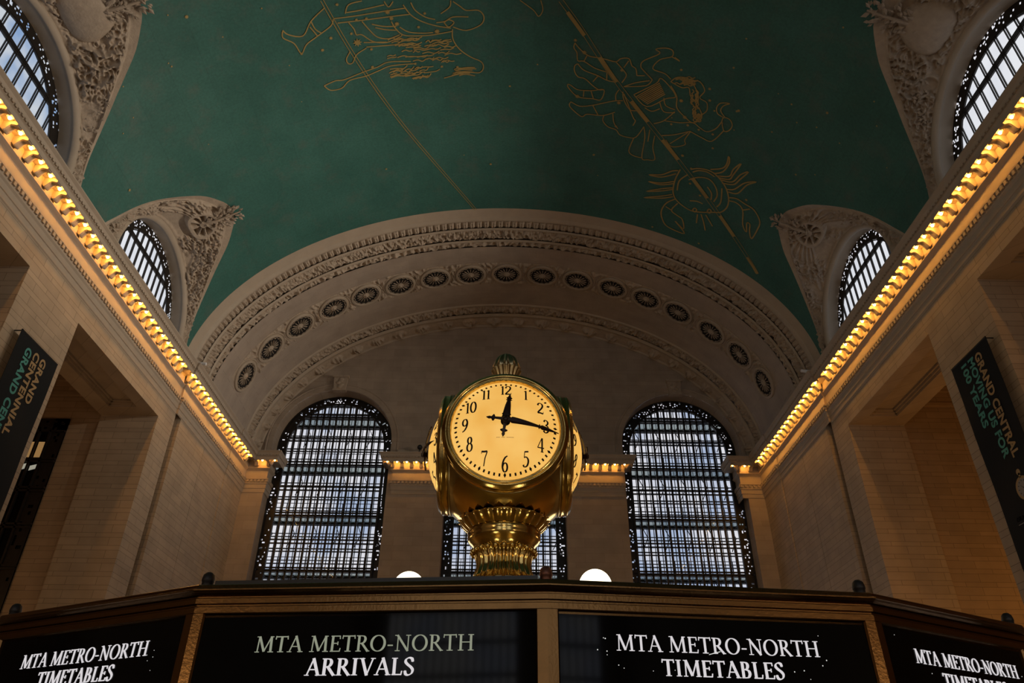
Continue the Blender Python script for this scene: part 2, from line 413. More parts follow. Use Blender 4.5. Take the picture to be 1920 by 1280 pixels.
ART = {"hunter":[[[22.16,125.72],[22.47,124.96],[22.71,122.74],[22.06,120.97],[21.53,118.46]],[[22.22,125.77],[22.56,125.97],[23.0,124.46],[23.64,123.73],[23.22,122.57],[22.93,120.68],[22.51,118.03],[22.18,117.46]],[[22.06,120.97],[22.51,120.57],[22.79,119.75]],[[22.33,121.35],[22.89,120.47]],[[22.16,117.27],[22.22,113.23],[22.15,106.05]],[[22.43,116.9],[22.51,112.32],[22.51,105.31]],[[22.51,115.16],[22.92,114.49],[23.24,114.3],[23.29,113.42],[23.76,111.84],[23.93,109.73],[23.71,107.48],[23.6,107.08]],[[22.56,113.05],[23.11,112.07],[23.55,111.02],[23.73,109.29],[23.59,107.44]],[[22.79,108.47],[23.18,108.0],[23.61,106.91],[23.75,104.81],[23.77,102.14],[23.64,99.1]],[[23.15,107.28],[23.48,105.97],[23.62,103.88],[23.64,102.11]],[[21.96,106.33],[22.54,105.32],[22.96,103.7],[23.27,101.5],[23.45,99.25]],[[21.88,105.11],[22.32,104.55],[22.73,103.11],[22.91,101.59]],[[21.92,98.98],[22.27,99.21],[22.61,100.65]],[[21.98,98.65],[22.24,97.66],[22.49,96.67],[22.51,94.78],[22.88,93.95],[23.32,94.5],[23.62,96.81],[23.39,98.88]],[[23.09,101.45],[23.05,100.05],[22.83,98.79],[22.86,96.37]],[[23.11,100.24],[23.38,99.58],[23.14,98.67],[22.97,99.51],[23.11,100.24]],[[23.52,98.99],[24.1,99.0],[24.72,98.02],[25.22,96.27],[25.51,94.65],[25.87,94.21],[26.22,94.89],[26.19,97.12],[26.47,100.91]],[[23.74,113.38],[23.9,109.72]],[[24.02,113.06],[24.12,108.54],[23.97,107.4]],[[25.8,121.32],[25.65,119.27],[25.7,117.74],[25.48,114.54],[25.3,111.8],[25.1,109.84],[25.23,106.18]],[[25.8,121.32],[26.16,120.38],[26.18,118.41],[25.81,116.83],[25.73,113.9],[25.52,111.52],[25.35,109.57],[25.39,105.67]],[[24.11,115.78],[24.51,116.66],[24.8,116.45],[24.78,115.69],[24.37,114.9],[24.08,113.09]],[[22.8,111.57],[23.01,109.71],[23.08,107.78]],[[23.01,111.13],[23.21,109.44],[23.31,107.69]],[[21.96,115.2],[21.96,113.09],[21.85,109.22]],[[22.01,115.4],[21.58,114.64],[21.49,112.51]],[[21.67,109.15],[21.99,108.59],[21.73,107.79]],[[24.58,107.47],[24.51,106.82],[24.6,106.23],[24.59,105.7]],[[24.88,109.99],[24.85,109.42],[24.87,108.87],[24.85,108.38]],[[24.7,101.18],[24.66,100.39],[24.7,99.61],[24.59,98.92]],[[24.98,104.57],[24.96,103.75],[24.99,102.94],[24.93,102.23]],[[23.89,106.56],[23.84,105.63],[23.92,104.73],[23.83,103.92]],[[25.31,102.62],[25.21,101.96],[25.33,101.34],[25.19,100.77]],[[24.17,100.63],[24.12,100.16],[24.13,99.7],[24.1,99.3]],[[24.39,103.31],[24.33,102.6],[24.42,101.92],[24.32,101.3]],[[25.24,103.99],[25.14,103.14],[25.24,102.34],[25.14,101.61]],[[24.21,102.8],[24.1,101.86],[24.2,100.96],[24.15,100.17]],[[24.29,102.37],[24.22,101.46],[24.33,100.58],[24.29,99.8]],[[25.46,101.16],[25.35,100.69],[25.47,100.27],[25.41,99.88]],[[24.93,106.99],[24.92,106.04],[24.97,105.11],[24.97,104.3]],[[24.46,102.37],[24.35,101.41],[24.49,100.5],[24.35,99.68]],[[23.96,106.5],[23.94,105.74],[24.02,105.01],[23.94,104.34]],[[24.18,103.42],[24.07,102.99],[24.2,102.62],[24.05,102.24]],[[24.57,100.53],[24.5,99.84],[24.57,99.19],[24.49,98.6]],[[24.82,104.14],[24.76,103.14],[24.87,102.18],[24.76,101.32]],[[24.24,107.35],[24.19,106.33],[24.29,105.37],[24.29,104.51]],[[24.71,105.63],[24.62,105.21],[24.7,104.84],[24.69,104.49]],[[24.62,103.37],[24.57,102.54],[24.63,101.74],[24.55,101.03]],[[23.81,109.45],[23.72,108.61],[23.88,107.87],[23.8,107.15]],[[24.4,103.67],[24.35,103.05],[24.43,102.46],[24.33,101.91]],[[24.37,106.74],[24.36,105.86],[24.41,105.0],[24.32,104.23]],[[24.16,106.56],[24.13,105.67],[24.23,104.81],[24.15,104.03]],[[24.13,102.5],[24.08,101.91],[24.11,101.34],[24.07,100.84]],[[24.27,100.89],[24.18,100.29],[24.24,99.71],[24.2,99.2]],[[23.98,107.39],[23.95,106.67],[23.99,105.97],[23.91,105.33]],[[24.18,107.9],[24.12,106.99],[24.21,106.12],[24.19,105.35]],[[24.18,108.46],[24.15,107.57],[24.25,106.72],[24.18,105.94]],[[24.47,105.51],[24.45,104.54],[24.56,103.6],[24.39,102.73]],[[25.46,100.88],[25.34,100.19],[25.43,99.54],[25.42,98.97]],[[25.2,102.26],[25.13,101.43],[25.24,100.65],[25.16,99.94]],[[23.91,107.34],[23.88,106.58],[23.92,105.85],[23.94,105.21]],[[25.03,100.54],[24.93,99.55],[25.02,98.6],[24.96,97.76]],[[24.75,109.93],[24.71,109.42],[24.77,108.94],[24.71,108.49]],[[25.22,105.81],[25.18,105.01],[25.29,104.26],[25.15,103.55]],[[25.02,105.07],[24.99,104.45],[25.04,103.85],[24.93,103.3]],[[24.9,108.3],[24.83,107.29],[24.94,106.34],[24.96,105.51]],[[25.2,103.5],[25.14,103.07],[25.22,102.67],[25.11,102.29]],[[24.56,105.5],[24.55,104.62],[24.64,103.77],[24.57,103.01]],[[23.86,108.4],[23.79,107.38],[23.96,106.45],[23.87,105.57]],[[24.29,106.54],[24.22,105.92],[24.31,105.34],[24.26,104.81]],[[24.26,107.85],[24.19,107.36],[24.25,106.93],[24.21,106.52]],[[23.99,108.92],[23.93,108.28],[24.0,107.69],[23.98,107.15]],[[24.9,101.6],[24.84,100.93],[24.92,100.29],[24.81,99.71]],[[26.09,107.83],[26.06,106.98],[26.07,106.26],[25.95,105.7]],[[25.78,110.02],[25.68,109.18],[25.72,108.49],[25.7,107.98]],[[26.3,104.74],[26.23,104.05],[26.3,103.49],[26.1,103.02]],[[26.3,106.3],[26.23,105.17],[26.28,104.21],[26.2,103.49]],[[25.91,109.87],[25.87,109.4],[25.84,108.98],[25.83,108.69]],[[25.55,109.8],[25.55,108.62],[25.63,107.62],[25.44,106.82]],[[26.1,109.82],[26.02,108.77],[26.06,107.9],[26.01,107.25]],[[25.71,105.22],[25.65,104.13],[25.68,103.2],[25.67,102.52]],[[26.36,105.75],[26.3,105.22],[26.31,104.78],[26.16,104.43]],[[25.66,108.85],[25.58,108.17],[25.61,107.6],[25.55,107.17]],[[25.86,108.1],[25.8,107.34],[25.88,106.72],[25.74,106.21]],[[26.03,104.17],[26.01,103.1],[25.99,102.17],[25.87,101.48]],[[26.03,106.14],[25.95,105.26],[25.97,104.53],[25.97,104.0]],[[26.02,109.96],[25.98,108.73],[26.06,107.69],[25.93,106.89]],[[25.7,109.24],[25.63,108.59],[25.7,108.08],[25.62,107.67]],[[26.36,106.13],[26.27,105.4],[26.34,104.81],[26.17,104.33]],[[25.82,106.66],[25.81,106.02],[25.79,105.47],[25.7,105.05]],[[25.77,109.35],[25.67,108.6],[25.79,108.01],[25.58,107.49]],[[26.04,107.42],[25.94,106.55],[25.99,105.83],[25.91,105.29]],[[26.13,107.44],[26.09,106.27],[26.11,105.25],[25.97,104.49]],[[25.76,107.41],[25.67,106.73],[25.71,106.19],[25.56,105.74]],[[25.88,104.91],[25.83,104.29],[25.87,103.77],[25.7,103.35]],[[26.37,105.02],[26.25,104.32],[26.35,103.77],[26.23,103.32]],[[25.73,105.68],[25.62,105.13],[25.71,104.7],[25.6,104.34]],[[26.12,106.79],[26.06,106.31],[26.08,105.91],[25.97,105.59]],[[25.94,109.17],[25.92,107.91],[25.96,106.84],[25.94,106.06]],[[26.2,99.22],[26.11,98.46],[26.15,97.36]],[[26.33,99.57],[26.25,98.66],[26.31,97.33]],[[26.21,99.18],[26.13,98.11],[26.25,96.53]],[[26.37,98.35],[26.3,97.26],[26.42,95.66]],[[26.05,98.79],[25.98,97.68],[26.05,96.05]],[[26.19,99.39],[26.15,98.34],[26.15,96.77]],[[25.94,98.47],[25.91,97.24],[25.98,95.42]],[[26.18,98.38],[26.11,97.37],[26.19,95.88]],[[25.96,99.11],[25.88,98.39],[25.92,97.33]],[[26.25,98.72],[26.2,97.83],[26.26,96.51]],[[25.91,98.06],[25.87,97.09],[25.88,95.64]],[[26.04,99.04],[25.97,98.12],[26.01,96.77]]],"hunter_stars":[[23.68,114.35,2.6],[22.25,108.87,1.6],[22.62,108.4,1.4],[22.96,107.65,1.5],[23.59,101.45,1.7],[22.53,103.14,1],[23.26,104.31,1],[23.16,118.44,1.1],[23.72,120.2,1.1],[24.19,112.31,1.1],[25.25,112.63,1.1],[23.13,115.05,1],[22.43,113.87,1],[22.45,112.29,1],[23.91,104.86,1],[25.4,105.49,1],[25.72,101.13,1],[25.81,98.55,1],[23.64,123.73,1],[21.47,116.4,1]],"twins":[[[24.15,79.4],[24.37,78.86],[24.69,77.79],[24.86,76.75],[24.89,75.41],[24.92,74.24],[24.98,72.38],[24.75,71.64],[24.67,70.33],[25.06,69.65],[25.2,68.9],[25.61,68.52]],[[24.18,79.4],[24.45,79.49],[24.73,78.92],[25.21,78.63],[25.21,77.63],[25.53,75.86],[25.65,74.47],[25.7,73.44]],[[24.85,77.24],[25.21,77.63]],[[25.4,78.58],[25.54,79.04],[25.86,79.04],[26.22,78.35],[26.3,77.14],[26.69,75.65],[26.9,74.54],[26.85,73.69]],[[25.4,78.58],[25.76,77.47],[26.0,75.03],[26.21,73.41],[26.25,71.85]],[[26.03,75.02],[26.43,75.74]],[[25.74,73.59],[26.18,73.43]],[[24.98,72.38],[25.45,70.83],[25.73,70.27],[26.22,70.83]],[[25.26,70.91],[24.79,70.28]],[[26.77,79.92],[27.0,79.78],[27.54,78.0],[27.55,75.37],[27.54,73.97],[26.85,73.69],[27.02,75.71],[27.07,78.12],[26.82,79.39],[26.77,79.92]],[[27.09,77.08],[27.49,77.05]],[[27.03,75.88],[27.54,75.28]],[[27.93,79.12],[28.22,79.31],[28.6,78.24],[28.89,76.91],[28.67,76.08],[28.64,74.11],[28.56,72.88],[28.24,71.2]],[[27.93,79.12],[28.17,77.47],[27.99,75.22],[27.7,73.2],[27.45,71.35],[27.37,70.14]],[[28.02,75.21],[28.6,74.12]],[[28.61,73.04],[28.97,73.09],[29.34,72.03],[29.46,70.51],[29.77,69.64],[29.84,68.11],[29.71,66.66],[28.85,65.6]],[[28.37,71.51],[28.98,71.08],[29.36,70.18]],[[27.45,71.35],[27.05,71.52],[26.7,71.14]],[[26.78,70.41],[27.29,70.0],[27.88,68.66],[27.84,67.23]],[[26.9,70.18],[28.32,67.9],[28.56,67.33],[28.94,67.6]],[[29.78,67.0],[30.82,67.46],[31.12,66.35],[31.13,64.78]],[[28.85,65.6],[29.61,65.01],[31.13,64.78],[31.17,63.58],[31.0,62.29],[30.19,63.15],[29.3,63.29]],[[28.96,64.42],[29.84,64.31]],[[25.67,65.81],[25.18,67.72],[24.96,68.17],[24.63,67.83],[24.04,65.47],[23.84,66.26],[23.66,64.69],[23.72,63.49],[24.07,63.43],[24.39,65.26],[25.0,66.1],[25.14,63.95],[25.39,62.75]],[[24.07,63.43],[24.22,61.97],[24.06,62.93]],[[25.61,68.52],[25.52,67.2]],[[26.45,70.38],[26.06,68.48],[25.76,66.2]],[[26.44,70.21],[26.12,66.7],[25.67,65.81]],[[26.84,68.44],[25.87,65.09],[25.48,64.27],[26.32,61.26],[26.66,62.84],[27.45,65.8],[26.84,68.44]],[[25.54,62.66],[25.17,61.67],[25.14,59.58],[25.83,57.62],[26.37,57.2]],[[25.54,62.66],[25.73,60.58],[25.62,59.4],[26.13,58.67],[26.37,57.2]],[[25.16,59.21],[25.09,57.83],[25.53,56.59],[26.04,57.1],[26.21,55.67],[26.69,55.27],[27.04,55.94]],[[25.78,62.5],[26.36,61.05],[27.05,60.58],[27.49,58.8],[27.72,57.11],[27.23,55.79],[26.66,56.8],[26.71,57.87]],[[26.63,63.22],[27.1,62.56],[27.21,60.84]],[[27.0,63.71],[27.52,62.67],[27.41,60.71]],[[28.48,63.94],[28.12,62.3],[27.34,60.76]],[[28.1,62.12],[27.97,59.4],[27.72,57.11],[27.9,55.63],[28.01,54.18],[27.63,52.76],[27.06,52.09]],[[28.35,57.02],[28.51,54.76],[28.52,52.77],[27.57,51.23]],[[29.17,62.03],[28.86,59.74],[28.31,57.05]],[[28.31,57.05],[29.0,57.7],[29.35,57.46],[29.75,59.73],[29.38,61.13]],[[28.47,57.51],[29.58,60.23]],[[27.06,52.09],[26.77,51.97],[26.76,50.81],[27.07,50.03],[27.46,50.35],[27.57,51.23],[27.06,52.09]],[[26.77,51.97],[26.66,53.22],[26.32,53.71],[25.97,53.26],[25.82,51.71],[26.06,52.62],[26.42,52.87],[26.72,51.82]],[[27.55,66.12],[27.68,64.77],[27.39,63.48]],[[26.94,67.95],[25.78,64.44]],[[26.99,67.66],[25.87,64.25]],[[27.04,67.37],[25.95,64.07]],[[27.09,67.07],[26.04,63.89]],[[27.14,66.78],[26.13,63.7]],[[27.19,66.49],[26.21,63.52]],[[27.24,66.19],[26.3,63.33]],[[27.29,65.9],[26.38,63.14]],[[25.58,61.1],[25.46,60.65],[25.51,60.08],[25.41,59.62]],[[25.36,61.93],[25.24,61.48],[25.29,60.92],[25.2,60.45]],[[25.29,62.01],[25.17,61.56],[25.22,61.0],[25.13,60.54]],[[25.42,60.01],[25.3,59.56],[25.34,58.99],[25.25,58.52]],[[25.3,61.76],[25.19,61.31],[25.24,60.75],[25.15,60.29]],[[25.51,60.97],[25.4,60.52],[25.44,59.95],[25.35,59.48]],[[25.42,59.9],[25.3,59.45],[25.34,58.88],[25.25,58.42]],[[25.19,60.7],[25.07,60.25],[25.12,59.69],[25.03,59.22]],[[25.26,61.19],[25.14,60.75],[25.19,60.18],[25.1,59.72]],[[25.4,60.73],[25.29,60.28],[25.33,59.71],[25.24,59.25]],[[25.33,61.7],[25.21,61.25],[25.26,60.69],[25.17,60.22]],[[25.09,60.23],[24.97,59.79],[25.02,59.22],[24.92,58.76]],[[25.49,59.89],[25.37,59.44],[25.41,58.87],[25.32,58.4]],[[25.21,59.67],[25.09,59.22],[25.14,58.66],[25.04,58.19]],[[25.4,60.66],[25.29,60.21],[25.33,59.64],[25.24,59.18]],[[25.57,60.31],[25.45,59.86],[25.5,59.29],[25.4,58.82]],[[25.24,60.39],[25.12,59.95],[25.17,59.38],[25.07,58.92]],[[25.28,59.87],[25.16,59.43],[25.21,58.86],[25.11,58.4]],[[25.46,60.48],[25.34,60.03],[25.39,59.46],[25.29,59.0]],[[25.62,62.06],[25.51,61.61],[25.56,61.05],[25.47,60.58]],[[25.33,60.4],[25.22,59.95],[25.26,59.38],[25.17,58.92]],[[25.35,60.77],[25.24,60.33],[25.28,59.76],[25.19,59.3]],[[26.21,58.37],[26.33,58.0],[26.49,58.25],[26.61,57.84]],[[26.19,58.58],[26.32,58.21],[26.47,58.46],[26.6,58.06]],[[26.05,57.91],[26.17,57.54],[26.33,57.79],[26.45,57.38]],[[26.69,57.53],[26.81,57.15],[26.97,57.4],[27.1,56.99]],[[25.65,57.9],[25.77,57.53],[25.93,57.78],[26.05,57.38]],[[26.25,57.57],[26.37,57.2],[26.53,57.45],[26.65,57.04]],[[26.02,58.69],[26.14,58.32],[26.3,58.57],[26.42,58.17]],[[25.66,58.73],[25.78,58.36],[25.93,58.61],[26.06,58.21]],[[26.65,57.59],[26.78,57.21],[26.94,57.46],[27.07,57.05]],[[26.61,57.9],[26.73,57.53],[26.9,57.78],[27.02,57.37]],[[25.67,58.13],[25.79,57.77],[25.95,58.01],[26.07,57.61]],[[26.21,57.51],[26.34,57.14],[26.49,57.39],[26.62,56.98]],[[26.34,57.32],[26.47,56.95],[26.63,57.2],[26.75,56.79]],[[25.91,57.89],[26.04,57.52],[26.2,57.77],[26.32,57.36]],[[27.46,56.43],[27.33,56.15],[27.43,55.77],[27.55,56.06],[27.46,56.43]],[[27.17,56.58],[27.05,56.3],[27.14,55.92],[27.26,56.21],[27.17,56.58]],[[27.22,56.68],[27.09,56.41],[27.18,56.03],[27.3,56.32],[27.22,56.68]],[[27.05,57.66],[26.93,57.38],[27.02,57.01],[27.13,57.3],[27.05,57.66]],[[27.14,57.63],[27.02,57.35],[27.11,56.98],[27.23,57.27],[27.14,57.63]],[[27.3,57.4],[27.18,57.12],[27.27,56.75],[27.39,57.04],[27.3,57.4]],[[27.25,56.73],[27.13,56.45],[27.22,56.08],[27.34,56.37],[27.25,56.73]],[[27.35,57.02],[27.23,56.74],[27.32,56.36],[27.44,56.65],[27.35,57.02]],[[27.26,57.24],[27.14,56.96],[27.23,56.59],[27.35,56.88],[27.26,57.24]],[[27.17,56.72],[27.04,56.44],[27.14,56.07],[27.25,56.35],[27.17,56.72]],[[27.53,57.21],[27.4,56.93],[27.5,56.55],[27.61,56.84],[27.53,57.21]],[[27.15,56.78],[27.03,56.5],[27.12,56.13],[27.24,56.42],[27.15,56.78]]],"twins_stars":[[24.67,77.71,1.5],[27.51,78.09,1.6],[27.55,70.78,1.5],[25.44,71.17,1.2],[24.69,61.38,1],[25.34,55.84,1.1],[26.02,55.27,1.1],[26.54,60.11,1.4],[27.52,58.77,1.5],[27.98,57.87,1.1],[28.22,60.83,1],[28.05,55.71,1],[28.05,52.97,1],[28.95,52.19,1],[30.16,57.27,1],[26.04,49.78,1.1],[24.0,79.36,1.2],[31.62,73.84,1],[29.21,70.62,1],[23.74,52.93,0.8]],"crab":[[[31.21,57.03],[32.12,57.47],[33.06,57.26],[33.64,56.19],[33.99,54.12],[34.07,52.2],[33.86,50.26],[33.55,48.38],[33.23,46.52],[32.63,45.66],[31.97,45.96],[31.32,47.19],[30.85,49.01],[30.57,51.04],[30.68,53.57],[30.96,55.07]],[[31.42,55.37],[32.09,56.62],[32.87,56.51]],[[31.78,54.88],[31.31,53.05],[31.18,50.95],[31.56,49.26],[32.12,48.4],[32.69,48.69]],[[31.77,50.89],[32.14,49.65],[32.62,49.34]],[[31.45,47.99],[32.46,47.26],[32.98,47.71]],[[30.45,51.36],[30.07,49.29],[29.66,48.68],[29.09,48.8],[29.52,48.27],[30.26,48.89],[30.66,50.52]],[[30.75,50.0],[30.4,47.41],[29.82,47.09],[29.22,46.03],[30.17,46.74],[30.61,47.2],[30.8,49.27]],[[30.89,48.74],[30.69,46.43],[29.95,45.37],[29.54,44.1],[30.33,45.2],[30.84,46.05],[31.08,48.34]],[[31.36,46.92],[31.13,45.52],[30.37,43.99],[29.94,41.9],[30.45,43.44],[31.32,44.62],[31.51,46.54]],[[31.34,57.37],[31.52,58.52],[32.03,60.32],[32.3,62.7],[32.21,60.21],[31.62,57.6]],[[32.26,57.59],[32.7,60.11],[32.84,62.5],[32.83,60.04],[32.42,57.48]],[[32.77,57.46],[33.13,59.63],[33.69,62.45],[33.3,59.53],[32.89,57.38]],[[33.33,57.3],[33.72,59.26],[34.27,62.68],[33.89,59.16],[33.47,56.98]],[[31.92,46.13],[31.71,44.44],[31.79,42.42],[31.88,40.08],[32.44,37.97],[33.12,37.76],[34.0,38.14],[33.52,39.25],[33.05,39.69],[33.07,40.45],[33.73,39.8],[33.34,41.16],[32.3,42.34],[32.01,44.13],[32.12,45.81]],[[32.3,42.34],[31.96,40.98]],[[33.62,56.43],[34.14,57.88],[34.89,58.53],[35.59,57.97],[36.15,56.32],[36.2,52.45],[35.43,55.17],[35.83,52.97],[35.08,53.78],[34.89,55.08],[34.62,56.54],[33.89,55.68]],[[34.47,57.89],[34.62,56.54]],[[33.34,53.46],[33.17,52.0],[33.19,50.7]],[[33.98,52.32],[33.77,52.02],[33.85,51.49],[34.08,51.77],[33.98,52.32]],[[33.61,49.33],[33.38,49.06],[33.48,48.5],[33.71,48.77],[33.61,49.33]],[[34.17,51.06],[34.92,50.68]],[[34.05,50.33],[34.63,49.23],[35.21,48.36]],[[33.94,49.35],[34.61,47.17]],[[31.1,54.53],[30.83,53.45],[30.72,51.79],[30.85,50.13]]],"crab_stars":[[32.01,54.38,1.1],[32.64,51.74,1.1],[31.46,42.42,1.1],[30.87,55.03,1],[30.15,57.36,1.1],[36.53,48.76,1],[36.6,59.51,1]],"band":[[21.85,82.18],[23.18,78.92],[25.57,73.44],[27.57,67.88],[30.16,59.31],[32.26,51.6],[34.45,42.52],[36.3,33.55]],"seg":[[[22.45,81.02],[23.68,78.0]],[[24.86,75.18],[26.22,71.68]],[[27.3,68.67],[28.46,65.07]],[[29.47,61.77],[30.55,57.91]],[[31.54,54.34],[32.62,50.12]],[[33.54,46.48],[34.58,41.93]],[[35.6,37.4],[36.31,33.46]]],"line":[[21.12,118.56],[23.93,115.81],[27.19,111.96],[30.93,106.58],[37.08,96.48]],"loop":[[21.95,88.4],[22.45,86.31],[22.79,85.44],[22.42,84.83],[21.91,85.23]],"stars":[[27.12,89.78,1.1],[32.98,93.27,1.3],[32.51,113.33,1.1],[25.64,85.24,0.8],[33.24,72.53,0.7],[31.65,73.9,1],[26.11,50.08,1.1],[26.55,53.95,1],[23.98,34.56,1.2],[24.47,41.2,0.9],[19.84,38.13,0.8],[23.76,52.94,0.7],[24.23,44.13,0.6],[25.28,39.01,0.8],[24.98,35.24,0.8],[28.16,35.06,1],[27.49,31.5,0.7],[25.07,29.9,0.7],[27.29,49.45,0.7],[27.13,51.9,0.7],[22.04,52.37,0.8],[22.19,27.63,0.7],[19.69,142.48,0.6],[20.08,139.76,1.4],[21.93,145.3,0.8],[21.72,145.59,0.6],[23.15,155.77,0.6],[23.49,159.04,0.6],[20.82,127.97,0.7],[24.1,126.21,0.6],[26.06,163.84,1.2],[21.58,135.37,0.6],[21.61,154.75,0.6],[23.13,24.97,0.7],[26.46,42.67,0.9],[24.49,18.96,0.6],[32.15,98.26,0.6],[27.78,61.02,0.7],[26.66,144.84,0.5],[26.38,125.86,0.5]]}
for key, nm in (('hunter', 'painted_archer_figure'), ('twins', 'painted_twin_figure'), ('crab', 'painted_crab_figure')):
    mb = MB()
    for pl in ART[key]: stroke(mb, pl, 0.06 if key != 'crab' else 0.085)
    mb.build(nm, M['gold_paint'], ceiling)
mb = MB()
for k in ('hunter_stars', 'twins_stars', 'crab_stars'):
    for a, b, r in ART[k]: star(mb, a, b, 0.095*r)
for a, b, r in ART['stars']: star(mb, a, b, 0.075*r)
tag(mb.build('painted_star', M['gold_paint'], ceiling), kind='stuff')
mb = MB()
def offs(pl, d):      # shift a polyline sideways by d metres in (y, t)
    out = []
    for i, p in enumerate(pl):
        a, b = Vector(pl[max(i-1, 0)]), Vector(pl[min(i+1, len(pl)-1)])
        A_, B_ = vpt(a[0], a[1]), vpt(b[0], b[1]); dd = (B_-A_).normalized()
        s = dd.cross(vnor(p[1])); q = vpt(p[0], p[1])+s*d
        out.append((q.y, math.degrees(math.atan2((q.z-Z0)/B0, (q.x-X0)/A0))))
    return out
for d in (-0.11, 0.11): stroke(mb, offs(ART['band'], d), 0.03)
for a, b in ART['seg']: stroke(mb, [a, ((a[0]+b[0])/2, (a[1]+b[1])/2), b], 0.20, 0.028, smooth=False)
mb.build('painted_ecliptic_band', M['gold_paint'], ceiling)
mb = MB()
for d in (-0.07, 0.07): stroke(mb, offs(ART['line'], d), 0.035)
stroke(mb, ART['loop'], 0.05)
mb.build('painted_meridian_line', M['gold_paint'], ceiling)

# ---- carved lunettes with their windows
def arc_resample(pts, n):
    L = [0]
    for a, b in zip(pts, pts[1:]): L.append(L[-1]+(Vector(b)-Vector(a)).length)
    out = []; k = 0
    for i in range(n):
        s = L[-1]*i/(n-1)
        while k < len(L)-2 and L[k+1] < s: k += 1
        f = (s-L[k])/(L[k+1]-L[k]); out.append(Vector(pts[k]).lerp(Vector(pts[k+1]), f))
    return out
def turb(p, sc, oct=3):
    v = 0; a = 1
    for k in range(oct):
        v += a*abs(noise.noise(p*sc)); sc *= 2.1; a *= 0.55
    return v
def smooth01(a, b, x):
    t = max(0, min(1, (x-a)/(b-a))); return t*t*(3-2*t)
LCZ, LR0, LR1, LRI = 24.25, 4.22, 4.12, 3.53
tr_n = [0]
def lunette(s, yc, kind):
    sx = lambda p: X0+s*p
    inner = [(sx(18.45), yc-LR0, 23.2)]+[(sx(18.45), yc-LR0*math.cos(a), LCZ+LR0*math.sin(a)) for a in [PI*k/60 for k in range(61)]]+[(sx(18.45), yc+LR0, 23.2)]
    outer = []
    for k in range(121):
        dy = -5.95+11.9*k/120; z = lz(dy); c = math.sqrt(1-((z-Z0)/B0)**2); outer.append((sx(A0*c), yc+dy, z))
    NU, NV = 420, 120
    I, O = arc_resample(inner, NU+1), arc_resample(outer, NU+1)
    base = [[I[i].lerp(O[i], j/NV) for i in range(NU+1)] for j in range(NV+1)]
    ctr = Vector((X0, yc, 21.0)); seed = Vector((yc*3.1+s*7, s*5.0, 2.0)); rows = []
    for j in range(NV+1):
        row = []; v = j/NV
        for i in range(NU+1):
            p = base[j][i]; u = i/NU
            a = base[j][min(i+1, NU)]-base[j][max(i-1, 0)]; b = base[min(j+1, NV)][i]-base[max(j-1, 0)][i]
            n = a.cross(b); n = n.normalized() if n.length > 1e-9 else Vector((s*-1, 0, 0))
            if n.dot(ctr-p) < 0: n = -n
            wid = (O[i]-I[i]).length
            fx = (u-0.5)*14.0*(0.8+0.4*v); fy = v*wid        # metres along / across
            inp = smooth01(0.05, 0.09, v)*(1-smooth01(0.80, 0.83, v))*smooth01(0.02, 0.06, u)*(1-smooth01(0.94, 0.98, u))
            h = -0.10*inp
            # foliage everywhere in the panel, in clumps
            q = p+seed
            cl = smooth01(0.0, 0.3, noise.noise(q*0.7)+0.16+(0.25 if abs(u-.5) > .17 else 0.0))
            ridg = (1-min(1, 2.2*abs(noise.noise(q*2.2))))*0.45+(1-min(1, 2.4*abs(noise.noise(q*5.2+Vector((3, 1, 2))))))*0.55
            h += inp*cl*(0.36*ridg-0.05)
            if kind == 'globe':
                d = math.hypot((fx)/0.95, (fy-wid*0.42)/1.05)
                if d < 1: h = -0.1+0.5*math.sqrt(1-d*d)
                for off, fr in ((1.3, 1), (1.9, -1), (2.6, 1)):        # ribbons streaming from the globe
                    for sg in (-1, 1):
                        dd = abs(abs(fx)*1.0-off-(fy-1.2)*0.55-0.12*math.sin(fy*5+off))
                        if dd < 0.10 and fx*sg > 0: h += inp*0.22*(1-(dd/0.10)**2)
            else:
                d = math.hypot(fx, fy-wid*0.50)
                if d < 0.80:                                           # spoked wheel
                    an = math.atan2(fy-wid*0.5, fx); sp = abs(((an*4/PI) % 1)-0.5)
                    h = -0.22
                    if d > 0.62 or d < 0.2 or sp > 0.36: h = 0.22
                elif d < 2.6:                                          # feathered wings to either side
                    an = math.atan2(fy-wid*0.5, abs(fx)); wing = 1-smooth01(0.55, 0.8, abs(an-0.25))
                    h += inp*wing*(0.08+0.05*math.cos(an*34)+0.02*math.cos(d*9))
            # bead along the rim
            h += 0.05*math.exp(-((v-0.83)/0.02)**2)
            row.append(p+n*h)
        rows.append(row)
    tr_n[0] += 1
    o = MB().grid(rows).build('trim_%d' % tr_n[0], M['relief'], smooth=True, kind='structure')
    # rounded jamb between panel and window
    rows = []
    for j in range(19):
        f = j/18
        if f < 0.72:      # a bold roll, then the straight reveal
            a = PI*1.05*f/0.72; rr = LR0+0.0+0.22*math.cos(a); pp = 18.60-0.24*math.sin(a)
        else: rr = LR0-0.22+0.02*f; pp = 18.58+(f-0.72)/0.28*0.60
        prof = [(yc-rr, 23.2)]+[(yc-rr*math.cos(PI*k/60), LCZ+rr*math.sin(PI*k/60)) for k in range(61)]+[(yc+rr, 23.2)]
        rows.append([(sx(pp), a_, b_) for a_, b_ in prof])
    MB().grid(rows).build('jamb_moulding', M['trim'], o, smooth=True)
    # carved branch with leaves reaching past the rim at the crown
    mb = MB(); rnd = random.Random(int(yc*10)+s)
    root = I[NU//2].lerp(O[NU//2], 0.45); tip = O[NU//2]
    axis = (tip-root).normalized(); inn = Vector((-s*0.55, 0, -0.83)).normalized(); lat = Vector((0, 1, 0))
    mb.tube([root+inn*0.15, root.lerp(tip, .5)+inn*0.28, tip+axis*0.35+inn*0.25], [0.10, 0.08, 0.04], 8)
